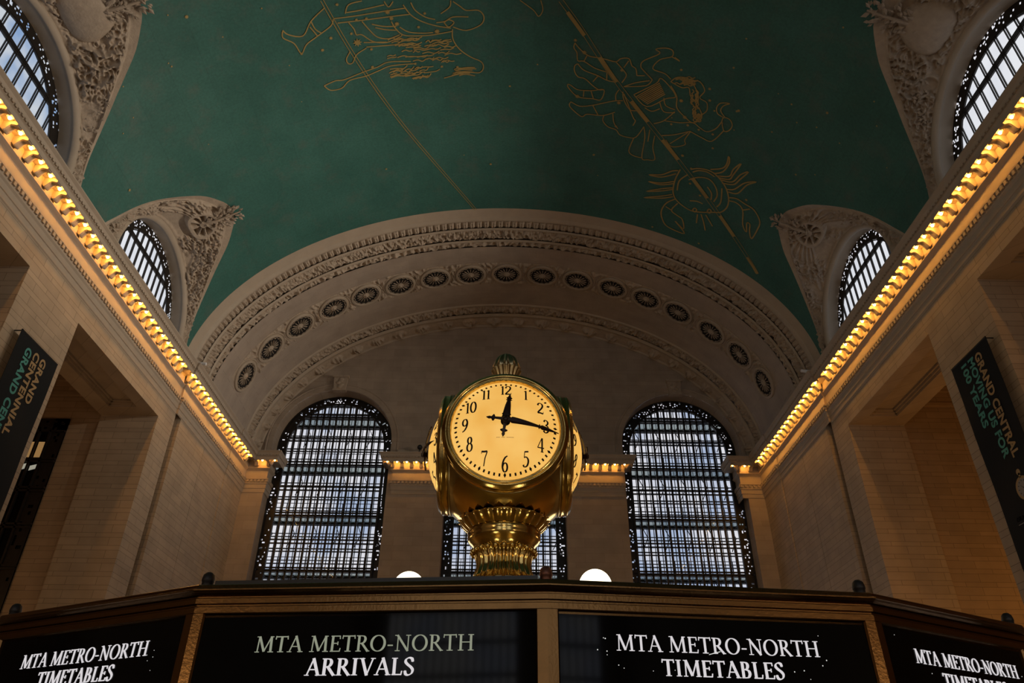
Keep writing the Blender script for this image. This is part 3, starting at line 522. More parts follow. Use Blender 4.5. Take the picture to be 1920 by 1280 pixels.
    for k in range(70):
        f = rnd.uniform(0.05, 1.22); side = rnd.choice((-1, 1))
        c = root.lerp(tip, f)+lat*side*rnd.uniform(0.0, 0.62*(1.15-abs(f-0.75)))+inn*rnd.uniform(0.12, 0.38)
        d = (axis*rnd.uniform(0.1, 1)+lat*side*rnd.uniform(0.2, 1)+inn*rnd.uniform(-0.3, 0.3)).normalized()
        L = rnd.uniform(0.22, 0.42); w = d.cross(inn).normalized()*L*0.26; t_ = inn*0.05
        i = len(mb.v)
        mb.v += [tuple(c-d*L/2), tuple(c+w), tuple(c+d*L/2), tuple(c-w), tuple(c+t_), tuple(c-t_)]
        mb.f += [(i, i+1, i+4), (i+1, i+2, i+4), (i+2, i+3, i+4), (i+3, i, i+4), (i+1, i, i+5), (i+2, i+1, i+5), (i+3, i+2, i+5), (i, i+3, i+5)]
    for sg in (-1, 1):       # more leaf sprays down both limbs
        for k in range(110):
            u = 0.5+sg*rnd.uniform(0.10, 0.44); v = rnd.uniform(0.2, 0.8)
            if noise.noise(Vector((u*9, v*3, s*3+yc))) < 0.02: continue
            i0 = int(u*NU); c = I[i0].lerp(O[i0], v)+inn*rnd.uniform(0.06, 0.2)
            ta = (O[min(i0+2, NU)]-O[max(i0-2, 0)]).normalized(); d = (ta*rnd.uniform(-1, 1)+(O[i0]-I[i0]).normalized()*rnd.uniform(-1, 1)).normalized()
            L = rnd.uniform(0.16, 0.34); w = d.cross(inn).normalized()*L*0.28; t_ = inn*0.06; i = len(mb.v)
            mb.v += [tuple(c-d*L/2), tuple(c+w), tuple(c+d*L/2), tuple(c-w), tuple(c+t_), tuple(c-t_)]
            mb.f += [(i, i+1, i+4), (i+1, i+2, i+4), (i+2, i+3, i+4), (i+3, i, i+4), (i+1, i, i+5), (i+2, i+1, i+5), (i+3, i+2, i+5), (i, i+3, i+5)]
    tag(mb.build('carved_foliage', M['leaf'], o), kind='stuff')

win_n = [0]
def lattice_border(mb, ring, w0, w1, pt, nseg, nw, seed, dens=0.55):
    """pierced border: cells of a strip, some left open so that daylight sparkles through.
    pt(k, f) gives the point k along the strip (0..nseg), f across (0..1)"""
    rnd = random.Random(seed)
    for k in range(nseg):
        for j in range(nw):
            edge = j in (0, nw-1)
            ph = (k % 6) - 2.5; rr = math.hypot(ph/2.5, (j-(nw-1)/2)/((nw-1)/2)*0.9)
            open_ = (not edge) and rnd.random() < dens*(0.30 if (0.5 < rr < 1.05 or rr < 0.25) else 0.06)
            if open_: continue
            mb.face([pt(k, j/nw), pt(k+1, j/nw), pt(k+1, (j+1)/nw), pt(k, (j+1)/nw)])

def lunette_window(s, yc, pane):
    win_n[0] += 1
    sx = lambda p: X0+s*p
    root = empty('window_%d' % win_n[0], (sx(19.2), yc, 23.2), 'structure')
    inv = Matrix.Translation(-root.location)
    def B(mb, nm, m, **k):
        mb.v = [tuple(Vector(p)-root.location) for p in mb.v]; return mb.build(nm, m, root, **k)
    def P(p, r, a): return Vector((sx(p), yc-r*math.cos(a), LCZ+r*math.sin(a)))
    # daylit panes
    mb = MB(); pts = [(sx(19.75), yc-5.2, 22.0)]+[tuple(P(19.75, 5.2, PI*k/48)) for k in range(49)]+[(sx(19.75), yc+5.2, 22.0)]
    mb.face(pts); B(mb, 'pane', pane)
    # pierced iron border
    mb = MB()
    def pt(k, f):
        r = LRI+(LR1+0.03-LRI)*f
        if k < 14: return (sx(19.17), yc-r, 23.2+(LCZ-23.2)*k/14)
        if k > 174: return (sx(19.17), yc+r, LCZ-(LCZ-23.2)*(k-174)/14)
        return tuple(P(19.17, r, PI*(k-14)/160))
    lattice_border(mb, 0, 0, 0, pt, 188, 8, int(yc)+s, 0.62)
    B(mb, 'pierced_border', M['iron'])
    # bars
    nx = (1, 0, 0); mb = MB()
    npoly = 18
    for rr, w in ((LRI, 0.08), (LRI-0.085, 0.05)):
        for k in range(npoly):
            mb.bar(P(19.2, rr, PI*k/npoly), P(19.2, rr, PI*(k+1)/npoly), w, 0.07, nx)
    for sg in (-1, 1): mb.bar((sx(19.2), yc+sg*LRI, 23.2), (sx(19.2), yc+sg*LRI, LCZ), 0.08, 0.07, nx)
    for z, w in ((26.57, 0.06), (26.77, 0.06), (26.67, 0.04)):
        hw = math.sqrt(LRI**2-(z-LCZ)**2); mb.bar((sx(19.2), yc-hw, z), (sx(19.2), yc+hw, z), w, 0.08, nx)
    k = -6
    while k <= 6:
        yy = k*0.56; top = LCZ+math.sqrt(max(0, LRI**2-yy**2))
        mb.bar((sx(19.2), yc+yy-0.055, 23.2), (sx(19.2), yc+yy-0.055, top), 0.042, 0.05, nx)
        mb.bar((sx(19.2), yc+yy+0.055, 23.2), (sx(19.2), yc+yy+0.055, top), 0.042, 0.05, nx)
        k += 1
    B(mb, 'glazing_bars', M['iron'])
    # clear glass set into the bars
    mb = MB(); mb.face([(sx(19.24), yc-LRI, 23.2)]+[tuple(P(19.24, LRI, PI*q/36)) for q in range(37)]+[(sx(19.24), yc+LRI, 23.2)])
    B(mb, 'clear_pane', M['glass'])
for yc, kind in ((LUN[0], 'wheel'), (LUN[1], 'globe')):
    for s in (-1, 1): lunette(s, yc, kind)
for yc in LUN:
    lunette_window(-1, yc, M['pane_blue'] if yc < 25 else M['pane_white'])
    lunette_window(1, yc, M['pane_white'])

# ------------------------------------------------------------------ end arch: mouldings and coffered soffit
def arch_rows(y0, r0, y1, r1, n, m, hfun):
    rows = []
    for j in range(n+1):
        f = j/n; row = []
        for k in range(m+1):
            t = 1.0+178.0*k/m; s = (k/m)*50.0; y = y0+(y1-y0)*f; r = r0+(r1-r0)*f+hfun(s, f)
            row.append(vpt(y, t, r))
        rows.append(row)
    return rows
arch = empty('trim_arch', (X0, 37, 23), 'structure')
def arch_part(nm, mat, *a, smooth=True):
    mb = MB().grid(arch_rows(*a)); mb.v = [tuple(Vector(p)-arch.location) for p in mb.v]
    return mb.build(nm, mat, arch, smooth=smooth)
zero = lambda s, f: 0.0
half = lambda h: (lambda s, f: h*math.sin(PI*f))
def blocks(s, f):       # leaf and tongue
    e = math.sin(PI*f)**0.5; c = abs(((s/0.42) % 1)-0.5)*2
    return -0.10+e*(0.30*(1-c**2.2)-0.20*math.exp(-(c/0.18)**2)*abs(math.cos(f*9)))
def scroll(s, f):       # running scroll with leaves
    e = math.sin(PI*min(1, max(0, f)))**0.4
    p = Vector((s*3.6, f*3.0, 1.5)); n1 = 1-min(1, 2.6*abs(noise.noise(p))); n2 = 1-min(1, 2.6*abs(noise.noise(p*2.1+Vector((5, 2, 1)))))
    w = math.exp(-((f-0.5-0.27*math.sin(s*2*PI/1.15))/0.13)**2)
    return -0.14+e*(0.22*n1+0.16*n2+0.12*w)
def leaves(s, f):
    p = Vector((s*3.4, f*1.6, 7.7)); return -0.10+math.sin(PI*f)**0.5*(0.26*(1-min(1, 2.4*abs(noise.noise(p))))+0.06*math.cos(s*2*PI/0.5))
arch_part('backing', M['trim'], 37.05, -0.35, 49.9, 0.30, 4, 120, zero)
arch_part('outer_fascia', M['trim'], 37.0, -0.02, 37.70, 0.10, 2, 160, zero)
arch_part('roll_moulding', M['trim'], 37.70, 0.10, 38.12, 0.14, 8, 160, half(0.12))
arch_part('leaf_moulding', M['relief'], 38.12, 0.14, 38.66, 0.22, 12, 1500, blocks)
arch_part('fillet', M['trim'], 38.66, 0.27, 38.86, 0.29, 4, 160, half(0.08))
arch_part('scroll_frieze', M['relief'], 38.86, 0.28, 39.72, 0.36, 18, 1500, scroll)
arch_part('fillet', M['trim'], 39.72, 0.40, 39.95, 0.42, 4, 160, half(0.08))
arch_part('leaf_moulding', M['relief'], 39.95, 0.40, 40.42, 0.44, 10, 1400, leaves)
arch_part('soffit', M['soffit'], 40.42, 0.46, 47.36, 0.56, 8, 200, zero)
arch_part('fillet', M['trim'], 47.20, 0.56, 47.42, 0.60, 4, 160, half(0.09))
arch_part('leaf_moulding', M['relief'], 47.42, 0.58, 48.36, 0.66, 14, 1400, scroll)
arch_part('roll_moulding', M['trim'], 48.36, 0.66, 48.74, 0.72, 6, 160, half(0.12))
def clusters(s, f):
    c = ((s-25)/1.75) % 1; d = math.hypot((c-0.5)*1.75/0.55, (f-0.5)/0.42)
    if d > 1: return 0.0
    p = Vector((s*4, f*3, 3.3)); return (1-d*d)*(0.10+0.4*(1-min(1, 2.5*abs(noise.noise(p)))))
arch_part('leaf_cluster_band', M['relief'], 48.74, 0.74, 49.70, 0.86, 14, 1300, clusters)
arch_part('fillet', M['trim'], 49.66, 0.86, 49.82, 0.95, 4, 160, half(0.08))
# corner ornament and ornament strip around the rosettes
ROS = [90, 81.65, 73.3, 64.8, 56.1, 47.4, 37.3, 27.1, 16.0]
ROSY = 43.4
ros_t = sorted(ROS+[180-t for t in ROS[1:]], reverse=True)
ros_p = [vpt(ROSY, t, 0.5) for t in ros_t]
def spandrel_rows():
    rows = []; n, m = 44, 1500
    for j in range(n+1):
        f = j/n; y = ROSY-1.25+2.5*f; row = []
        for k in range(m+1):
            t = 12.0+156.0*k/m; p = vpt(y, t, 0.51); h = 0.0
            # nearest rosette
            d = min((p-q).length for q in (ros_p[max(0, min(16, i))] for i in range(17)) if abs(q.x-p.x) < 4.2) if True else 9
            if d > 1.12:
                e = min(1, (d-1.12)/0.08)*math.sin(PI*f)**0.35*min(1, k/40)*min(1, (m-k)/40)
                if d < 1.24: h = 0.10*e
                elif d < 1.31: h = -0.0
                else: h = e*(-0.05+0.34*(1-min(1, 2.5*abs(noise.noise(Vector((p.x*2.7, p.y*2.7, p.z*2.7)))))))
            row.append(vpt(y, t, 0.50+h))
        rows.append(row)
    return rows
mb = MB().grid(spandrel_rows()); mb.v = [tuple(Vector(p)-arch.location) for p in mb.v]
mb.build('spandrel_ornament', M['relief'], arch, smooth=True)

# seventeen pierced rosettes in the soffit
def rosette_parts(root):
    seg = 40
    prof = [(1.03, 0.0), (1.03, 0.10), (0.98, 0.15), (0.93, 0.12), (0.90, 0.15), (0.86, 0.13), (0.84, 0.03)]
    rim = MB().lathe(prof, 48).build('rim', M['trim'], root, smooth=True)
    back = MB().lathe([(0.001, 0.03), (0.88, 0.03)], 48).build('shade_backing', M['void_shade'], root)  # near-black flat disc paints the shade behind the petals, no hole is cut
    mb = MB()
    for k in range(16):
        a = 2*PI*k/16; c, s_ = math.cos(a), math.sin(a)
        def pt(r, w, h): return (r*c-w*s_, r*s_+w*c, h)
        rows = []
        for r, w, h in ((0.20, 0.012, 0.08), (0.34, 0.022, 0.10), (0.50, 0.030, 0.11), (0.60, 0.018, 0.09)):
            rows.append([pt(r, -w, 0.05), pt(r, -w*0.6, h), pt(r, w*0.6, h), pt(r, w, 0.05)])
        mb.grid(rows)
        # rounded arch joining neighbouring ribs
        a2 = a+PI/16
        rows = []
        for q in range(7):
            an = a-PI/16+(PI/8)*q/6; bump = math.sin(PI*q/6); r0 = 0.74+0.10*(1-bump)
            rows.append([(r0*math.cos(an), r0*math.sin(an), 0.05), ((r0-0.022)*math.cos(an), (r0-0.022)*math.sin(an), 0.11), ((r0+0.022)*math.cos(an), (r0+0.022)*math.sin(an), 0.11)])
        mb.grid(rows)
    pet = mb.build('petal_tracery', M['leaf'], root)
    boss = MB().lathe([(0.22, 0.04), (0.21, 0.10), (0.16, 0.13), (0.12, 0.11), (0.09, 0.16), (0.04, 0.20), (0.001, 0.21)], 32, ribs=8, amp=0.05).build('boss', M['trim'], root, smooth=True)
    return [(rim, []), (back, []), (pet, []), (boss, [])]
ros = empty('soffit_rosette'); rk = rosette_parts(ros)
for i, t in enumerate(ros_t):
    r = ros if i == 0 else copy_tree(ros, rk)
    n = vnor(t); u = Vector((0, 1, 0)); w = u.cross(n)
    p = vpt(ROSY, t, 0.52)
    # a flat disc on a curved soffit: sink it to the chord
    r.matrix_world = Matrix(((w.x, u.x, n.x, p.x), (w.y, u.y, n.y, p.y), (w.z, u.z, n.z, p.z), (0, 0, 0, 1))) @ Matrix.Scale(1.1, 4)
    where = 'at the crown of the end arch, directly above the clock' if i == 8 else ('the %s one left of the crown of the end arch' % ordinal(8-i) if i < 8 else 'the %s one right of the crown of the end arch' % ordinal(i-8))
    tag(r, 'round pierced stone rosette, '+where, 'rosette', 'rosettes along the end arch soffit')

# ------------------------------------------------------------------ end wall with three tall arched windows
def wall_top(x):
    f = (x-X0)/(A0-0.45)
    return Z0+(B0-0.45)*math.sqrt(1-f*f) if abs(f) < 1 else Z0
xs = set()
x = -18.6
while x < 18.5: xs.add(round(x, 3)); x += 0.3
xs.add(18.4)
for c in WIN:
    for k in range(41):
        xs.add(round(c-WR*math.cos(PI*k/40), 4))
xs = sorted(xs)
mb = MB()
def hole(x):
    for c in WIN:
        if abs(x-c) <= WR+1e-6: return (4.0, WSP+math.sqrt(max(0, WR**2-(x-c)**2)))
    return None
for a, b in zip(xs, xs[1:]):
    m_ = (a+b)/2; h = hole(m_)
    if h is None:
        mb.face([(a, YE, 0), (b, YE, 0), (b, YE, max(wall_top(b), 23)), (a, YE, max(wall_top(a), 23))])
    else:
        ha, hb = hole(a), hole(b)
        za = ha[1] if ha else WSP; zb = hb[1] if hb else WSP
        mb.face([(a, YE, 0), (b, YE, 0), (b, YE, 4.0), (a, YE, 4.0)])
        mb.face([(a, YE, za), (b, YE, zb), (b, YE, max(wall_top(b), zb)), (a, YE, max(wall_top(a), za))])
for c in WIN:      # reveals
    out = [(c-WR, 4.0)]+[(c-WR*math.cos(PI*k/40), WSP+WR*math.sin(PI*k/40)) for k in range(41)]+[(c+WR, 4.0)]
    mb.grid([[(x, YE, z) for x, z in out], [(x, YE+1.35, z) for x, z in out]])
    mb.face([(c-WR, YE, 4), (c+WR, YE, 4), (c+WR, YE+1.35, 4), (c-WR, YE+1.35, 4)])
wall_end = mb.build('wall_end', M['upper'], kind='structure')
for c in WIN:
    mb = MB(); rows = []
    for y, r in ((YE, WR+0.02), (YE-0.05, WR+0.03), (YE-0.07, WR+0.35), (YE-0.05, WR+0.40), (YE-0.09, WR+0.44), (YE-0.09, WR+0.52), (YE, WR+0.56)):
        rows.append([(c-r, y, 23.4)]+[(c-r*math.cos(PI*k/40), y, WSP+r*math.sin(PI*k/40)) for k in range(41)]+[(c+r, y, 23.4)])
    av = mb.grid(rows).build('archivolt', M['upper'], wall_end)
    # keystone
    mb = MB(); z0 = WSP+WR
    for y, wa, wb, za, zb in ((YE-0.30, 0.44, 0.52, z0-0.05, z0+0.95), (YE-0.36, 0.50, 0.50, z0-0.18, z0-0.03), (YE-0.38, 0.58, 0.62, z0+0.95, z0+1.12)):
        pts = [(c-wa, za), (c+wa, za), (c+wb, zb), (c-wb, zb)]
        f_ = [(x, y, z) for x, z in pts]; bk = [(x, YE+0.05, z) for x, z in pts]
        mb.face(f_)
        for i in range(4): mb.face([f_[i], bk[i], bk[(i+1) % 4], f_[(i+1) % 4]])
    for k in range(5): mb.sphere((c+0.12*math.sin(k*2.2), YE-0.31, z0+0.15+k*0.16), 0.14, 10, 6, (1.4, 0.5, 1))
    mb.build('keystone', M['relief'], wall_end)

def end_window(c):
    win_n[0] += 1
    root = empty('window_%d' % win_n[0], (c, YE+1.2, 4.0), 'structure')
    def B(mb, nm, m, **k):
        mb.v = [tuple(Vector(p)-root.location) for p in mb.v]; return mb.build(nm, m, root, **k)
    y0 = YE+1.2; HI = 3.66; ny = (0, 1, 0)
    RAILS = [15.65+1.935*k for k in range(-5, 7)]
    # pierced border
    mb = MB(); zs = 4.0; nst = 210
    def pt(k, f):
        r = HI+(WR-HI)*f
        if k < nst: return (c-r, y0, zs+(WSP-zs)*k/nst)
        if k > nst+140: return (c+r, y0, WSP-(WSP-zs)*(k-nst-96)/nst)
        a = PI*(k-nst)/140; return (c-r*math.cos(a), y0, WSP+r*math.sin(a))
    lattice_border(mb, 0, 0, 0, pt, 2*nst+140, 7, int(c*7))
    B(mb, 'pierced_border', M['iron'])
    # inner mullions and doubled rails
    mb = MB(); pitch = 2*HI/15
    for k in range(16):
        x = c-HI+k*pitch; top = WSP+math.sqrt(max(0, HI**2-(x-c)**2))
        mb.bar((x, y0+0.02, 4), (x, y0+0.02, top), 0.125 if k % 5 else 0.14, 0.14, ny)
    for z in RAILS:
        hw = HI if z < WSP else math.sqrt(max(0.01, HI**2-(z-WSP)**2))
        for dz in (-0.13, 0.13): mb.bar((c-hw, y0+0.02, z+dz), (c+hw, y0+0.02, z+dz), 0.085, 0.14, ny)
    for rr in (HI, WR-0.03):
        for k in range(40):
            a0, a1 = PI*k/40, PI*(k+1)/40
            mb.bar((c-rr*math.cos(a0), y0, WSP+rr*math.sin(a0)), (c-rr*math.cos(a1), y0, WSP+rr*math.sin(a1)), 0.13, 0.24, ny)
        for sg in (-1, 1): mb.bar((c+sg*rr, y0, 4), (c+sg*rr, y0, WSP), 0.13, 0.24, ny)
    B(mb, 'glazing_bars', M['iron'])
    mb = MB(); mb.face([(c-HI, y0+0.06, 4)]+[(c-HI*math.cos(PI*k/40), y0+0.06, WSP+HI*math.sin(PI*k/40)) for k in range(41)]+[(c+HI, y0+0.06, 4)])
    B(mb, 'clear_pane', M['glass'])
    # outer glazing behind the catwalks
    y1 = YE+3.3; mb = MB(); HW = 5.2
    mb.face([(c-HW, y1, 3), (c+HW, y1, 3), (c+HW, y1, 32), (c-HW, y1, 32)])
    B(mb, 'outer_pane', M['pane'])
    mb = MB()
    for k in range(-11, 12): mb.bar((c+k*pitch, y1-0.1, 3), (c+k*pitch, y1-0.1, 32), 0.05, 0.08, ny)
    for z in RAILS+[RAILS[-1]+1.935, RAILS[-1]+3.87]:
        for dz, w in ((-0.10, 0.07), (0.10, 0.07), (0.97, 0.06), (1.20, 0.04)): mb.bar((c-HW, y1-0.1, z+dz), (c+HW, y1-0.1, z+dz), w, 0.14, ny)
    for j, z in enumerate(RAILS[::2]):      # raking struts of the outer frames
        for k in range(-3, 4):
            x = c+k*1.6+0.3; mb.bar((x, y1-0.35, z+0.15), (x+0.42, y1-0.35, z+1.1), 0.06, 0.06, ny)
            mb.bar((x, y1-0.35, z+2.0), (x+0.42, y1-0.35, z+1.1), 0.05, 0.06, ny)
    B(mb, 'outer_glazing_bars', M['iron'])
    # glass floored catwalks
    mb = MB(); ml = MB()
    for z in [RAILS[k] for k in range(1, 12, 2)]:
        mb.face([(c-HW, y0+0.35, z+0.04), (c+HW, y0+0.35, z+0.04), (c+HW, y1-0.25, z+0.04), (c-HW, y1-0.25, z+0.04)])
        for k in range(-10, 11): ml.box((c+k*0.5-0.02, y0+0.35, z-0.06), (c+k*0.5+0.02, y1-0.25, z+0.02))
        for y in (y0+0.38, y1-0.3): ml.box((c-HW, y-0.05, z-0.12), (c+HW, y+0.05, z+0.12))
        for k in range(-5, 6): ml.bar((c+k*1.0, y0+0.5, z+0.1), (c+k*1.0, y0+0.5, z+1.0), 0.04, 0.04, ny)
        ml.bar((c-HW, y0+0.5, z+1.0), (c+HW, y0+0.5, z+1.0), 0.04, 0.04, ny)
    B(mb, 'catwalk_floor', M['cat']); B(ml, 'catwalk_frame', M['iron'])
    mb = MB()
    for sg in (-1, 1): mb.box((c+sg*HW-0.05, YE+1.4, 3), (c+sg*HW+0.05, y1+0.05, 32))
    mb.box((c-HW, YE+1.4, 31.9), (c+HW, y1+0.05, 32)); mb.box((c-HW, YE+1.4, 2.9), (c+HW, y1+0.05, 3))
    B(mb, 'shaft_wall', M['upper'])
for c in WIN: end_window(c)

# ------------------------------------------------------------------ side walls with openings
def side(s):
    sx = lambda p: X0+s*p
    nm = 'left' if s < 0 else 'right'
    mb = MB()
    def bx(p0, p1, y0, y1, z0, z1):
        a, b = sorted((sx(p0), sx(p1))); mb.box((a, y0, z0), (b, y1, z1))
    DE = 21.65; ZL = 19.62
    for y0, y1 in ((0, 1.25), (10.2, 14.15), (23.1, 27.05)): bx(P1, DE, y0, y1, 0, 21.2)
    OP = ((1.25, 10.2), (14.15, 23.1), (27.05, 36.0))
    for y0, y1 in OP:      # lintels: a frame round a sunk soffit panel
        bx(P1, 19.32, y0, y1, ZL, 21.2); bx(20.78, DE, y0, y1, ZL, 21.2)
        bx(19.32, 20.78, y0, y0+1.05, ZL, 21.2); bx(19.32, 20.78, y1-1.05, y1, ZL, 21.2)
        bx(19.32, 20.78, y0+1.05, y1-1.05, ZL+0.34, 21.2)
        for q in (0.0, 0.11):   # stepped moulding inside the panel
            bx(19.32+q, 19.42+q, y0+1.05, y1-1.05, ZL+0.12+q, ZL+0.4); bx(20.68-q, 20.78-q, y0+1.05, y1-1.05, ZL+0.12+q, ZL+0.4)
            bx(19.32, 20.78, y1-1.15-q, y1-1.05-q, ZL+0.12+q, ZL+0.4); bx(19.32, 20.78, y0+1.05+q, y0+1.15+q, ZL+0.12+q, ZL+0.4)
    bx(P1, DE, 36.0, 37.87, 0, 21.2)
    bx(18.9, DE, 37.87, 38.35, 0, 21.2)
    bx(P2, DE, 38.35, 42.30, 0, 21.2); bx(P2+0.12, DE, 42.30, 42.34, 0, 21.2); bx(P2, DE, 42.34, KY, 0, 21.2)
    bx(P3, DE, KY, YE+1.0, 0, 21.2)
    bx(18.62, DE, 0, YE, 21.2, 23.3)
    w = mb.build('wall_'+nm, M['wall'], kind='structure')
    # passage behind the openings
    mb = MB()
    bx(DE, 33, 36.2, 36.6, 0, 24); bx(32.6, 33, 0, 36.6, 0, 24); bx(DE, 33, 0, 0.4, 0, 24)
    bx(DE, 33, 0, 36.6, 23.0, 23.4)
    bx(DE-0.0, DE+0.06, 0, 36.2, 21.2, 23.0)
    pw = mb.build('wall_passage_'+nm, M['pass'], kind='structure')
    mb = MB()
    for d, z0, z1 in ((0.55, 22.5, 23.0), (0.38, 22.1, 22.5), (0.22, 21.75, 22.1), (0.10, 20.9, 21.1), (0.06, 21.1, 21.75)):
        bx(DE, 33, 36.2-d, 36.2, z0, z1); bx(DE, DE+d, 0, 36.2, z0+0.0, z1)
    mb.build('cornice_moulding', M['pass'], pw)
    mb = MB(); bx(DE+0.02, DE+1.85, 35.98, 36.2, 0, 20.9) if False else bx(21.66, 21.75, 36.1, 36.2, 0, 20.9)
    mb.build('pilaster', M['pass'], pw)
side(-1); side(1)
# the dark bronze window in the left passage
def passage_window():
    win_n[0] += 1
    x1, x0, zt, yy = -23.42, -27.0, 19.45, 36.15
    root = empty('window_%d' % win_n[0], ((x0+x1)/2, yy, 4), 'structure'); ny = (0, 1, 0)
    def B(mb, nm, m, **k):
        mb.v = [tuple(Vector(p)-root.location) for p in mb.v]; return mb.build(nm, m, root, **k)
    mb = MB(); mb.box((x0, yy, 4), (x1, yy+0.04, zt)); B(mb, 'dark_pane', M['black_glass'])
    mb = MB()
    def pt(k, f): return (x1-0.75*f, yy-0.05, 4+(zt-4)*k/90)
    lattice_border(mb, 0, 0, 0, pt, 90, 6, 5)
    def pt2(k, f): return (x0+(x1-x0)*k/24, yy-0.05, zt-0.75*f)
    lattice_border(mb, 0, 0, 0, pt2, 24, 6, 9)
    B(mb, 'pierced_border', M['iron'])
    mb = MB()
    for k in range(6): mb.bar((x1-0.75-k*0.55, yy-0.06, 4), (x1-0.75-k*0.55, yy-0.06, zt-0.7), 0.10, 0.14, ny)
    for z in (18.7, 17.12, 16.98, 15.55, 15.38, 13.65, 13.48, 11.6, 11.45, 9.4): mb.bar((x0, yy-0.06, z), (x1, yy-0.06, z), 0.10, 0.14, ny)
    B(mb, 'glazing_bars', M['iron'])
    mb = MB()
    for k in range(3): mb.face([(x1-0.83-k*0.55, yy-0.01, 17.22), (x1-1.2-k*0.55, yy-0.01, 17.22), (x1-1.2-k*0.55, yy-0.01, 18.1), (x1-0.83-k*0.55, yy-0.01, 18.1)])
    B(mb, 'lit_pane', emit_mat('warm_lit_pane', (0.62, 0.34, 0.12), 0.42))
    mb = MB()
    for k, za, zb in ((0, 16.6, 16.85), (1, 16.6, 16.9), (2, 16.35, 16.65), (3, 16.2, 16.5)): mb.face([(x1-0.83-k*0.55, yy-0.01, za), (x1-1.2-k*0.55, yy-0.01, za-0.12), (x1-1.2-k*0.55, yy-0.01, zb-0.1), (x1-0.83-k*0.55, yy-0.01, zb)])
    B(mb, 'lit_pane', emit_mat('white_lit_pane', (0.62, 0.58, 0.45), 0.5))
passage_window()

# ------------------------------------------------------------------ the rest of the hall behind the viewer
rows = []
y = -42.0
while y < 0.01:
    rows.append([vpt(y, 1+178*k/60) for k in range(61)]); y += 3.0
MB().grid(rows).build('ceiling_rear', M['vault'], smooth=True, kind='structure')
mb = MB()
for s in (-1, 1):
    a, b = sorted((X0+s*P1, X0+s*21.65)); mb.box((a, -42, 0), (b, 0, 23.4))
mb.build('wall_rear_sides', M['wall'], kind='structure')
mb = MB(); mb.box((-22, -43, 0), (22, -42, 36.5)); rear = mb.build('wall_rear', M['upper'], kind='structure')
mb = MB(); mg = MB()
for c in (-12.77, 0.0, 12.77):
    mb.face([(c-4.2, -41.9, 4), (c+4.2, -41.9, 4)]+[(c+4.2*math.cos(PI*k/24), -41.9, 24.4+4.2*math.sin(PI*k/24)) for k in range(25)])
    for k in range(17): mg.bar((c-4.2+k*8.4/16, -41.8, 4), (c-4.2+k*8.4/16, -41.8, 24.4+math.sqrt(max(0, 17.6-(-4.2+k*8.4/16)**2))), 0.14, 0.1, (0, 1, 0))
    for k in range(11): mg.bar((c-4.2, -41.8, 5+k*1.93), (c+4.2, -41.8, 5+k*1.93), 0.25, 0.1, (0, 1, 0))
mb.build('pane', M['pane_rear'], rear); mg.build('glazing_bars', M['iron'], rear)

# ------------------------------------------------------------------ entablature with scroll brackets and bulbs
# (p = distance out from the wall face, z)
PROF = [(0.0, 20.62), (0.05, 20.66), (0.05, 20.92), (0.09, 20.94), (0.09, 21.20), (0.15, 21.27), (0.15, 21.34), (0.13, 21.36), (0.13, 21.56), (0.20, 21.58), (0.20, 21.64), (0.04, 21.68),
        (0.04, 22.26), (0.08, 22.30), (0.13, 22.34), (0.21, 22.41), (0.21, 22.45), (0.15, 22.46), (0.15, 22.97), (0.74, 22.97), (0.745, 22.80), (0.76, 22.79), (0.76, 23.02), (0.79, 23.05), (0.82, 23.07), (0.82, 23.16), (0.86, 23.18), (0.90, 23.30), (0.98, 23.38), (1.0, 23.40), (1.0, 23.45), (-0.35, 23.5)]
def offset_path(path, d):
    """parallel path at distance d on the right-hand side"""
    n = len(path); out = []
    dirs = [(Vector(path[i+1])-Vector(path[i])).normalized() for i in range(n-1)]
    for i in range(n):
        if i == 0: nn = Vector((dirs[0].y, -dirs[0].x)); out.append(Vector(path[0])+nn*d); continue
        if i == n-1: nn = Vector((dirs[-1].y, -dirs[-1].x)); out.append(Vector(path[-1])+nn*d); continue
        a, b = dirs[i-1], dirs[i]; na, nb = Vector((a.y, -a.x)), Vector((b.y, -b.x))
        m_ = na+nb; out.append(Vector(path[i])+m_*(d/(1+na.dot(nb))) if abs(1+na.dot(nb)) > 1e-6 else Vector(path[i]))
    return out
def entablature(name, path, flip, bracket_runs):
    """path in plan (travel direction keeps the hall on its right); flip mirrors x about the hall axis"""
    fx = (lambda x: 2*X0-x) if flip else (lambda x: x)
    mb = MB(); mb.grid([[(fx(q.x), q.y, z) for q in offset_path(path, p)] for p, z in PROF])
    root = mb.build(name, M['trim'], kind='structure')
    # dentils and the egg row of the crowning moulding
    dn, eg = MB(), MB()
    for mbx, p0, p1, z0, z1, pitch, wd in ((dn, 0.12, 0.215, 21.38, 21.55, 0.26, 0.14), (eg, 0.82, 0.885, 23.08, 23.16, 0.22, 0.13)):
        pa, pb = offset_path(path, p0), offset_path(path, p1)
        for i in range(len(path)-1):
            A_, B_ = pb[i], pb[i+1]; L = (B_-A_).length
            if L < 0.3: continue
            d = (B_-A_).normalized(); nr = Vector((d.y, -d.x)); n = int(L/pitch)
            for k in range(n):
                c = A_+d*((k+0.5)*L/n)
                q = [c-d*wd/2, c+d*wd/2, c+d*wd/2-nr*(p1-p0), c-d*wd/2-nr*(p1-p0)]; v = len(mbx.v)
                mbx.v += [(fx(w.x), w.y, z0) for w in q]+[(fx(w.x), w.y, z1) for w in q]
                mbx.f += [(v, v+1, v+2, v+3), (v+4, v+5, v+6, v+7), (v, v+1, v+5, v+4), (v+1, v+2, v+6, v+5), (v+3, v, v+4, v+7)]
    dn.build('dentil_course', M['trim'], root); eg.build('egg_moulding', M['trim'], root)
    return root
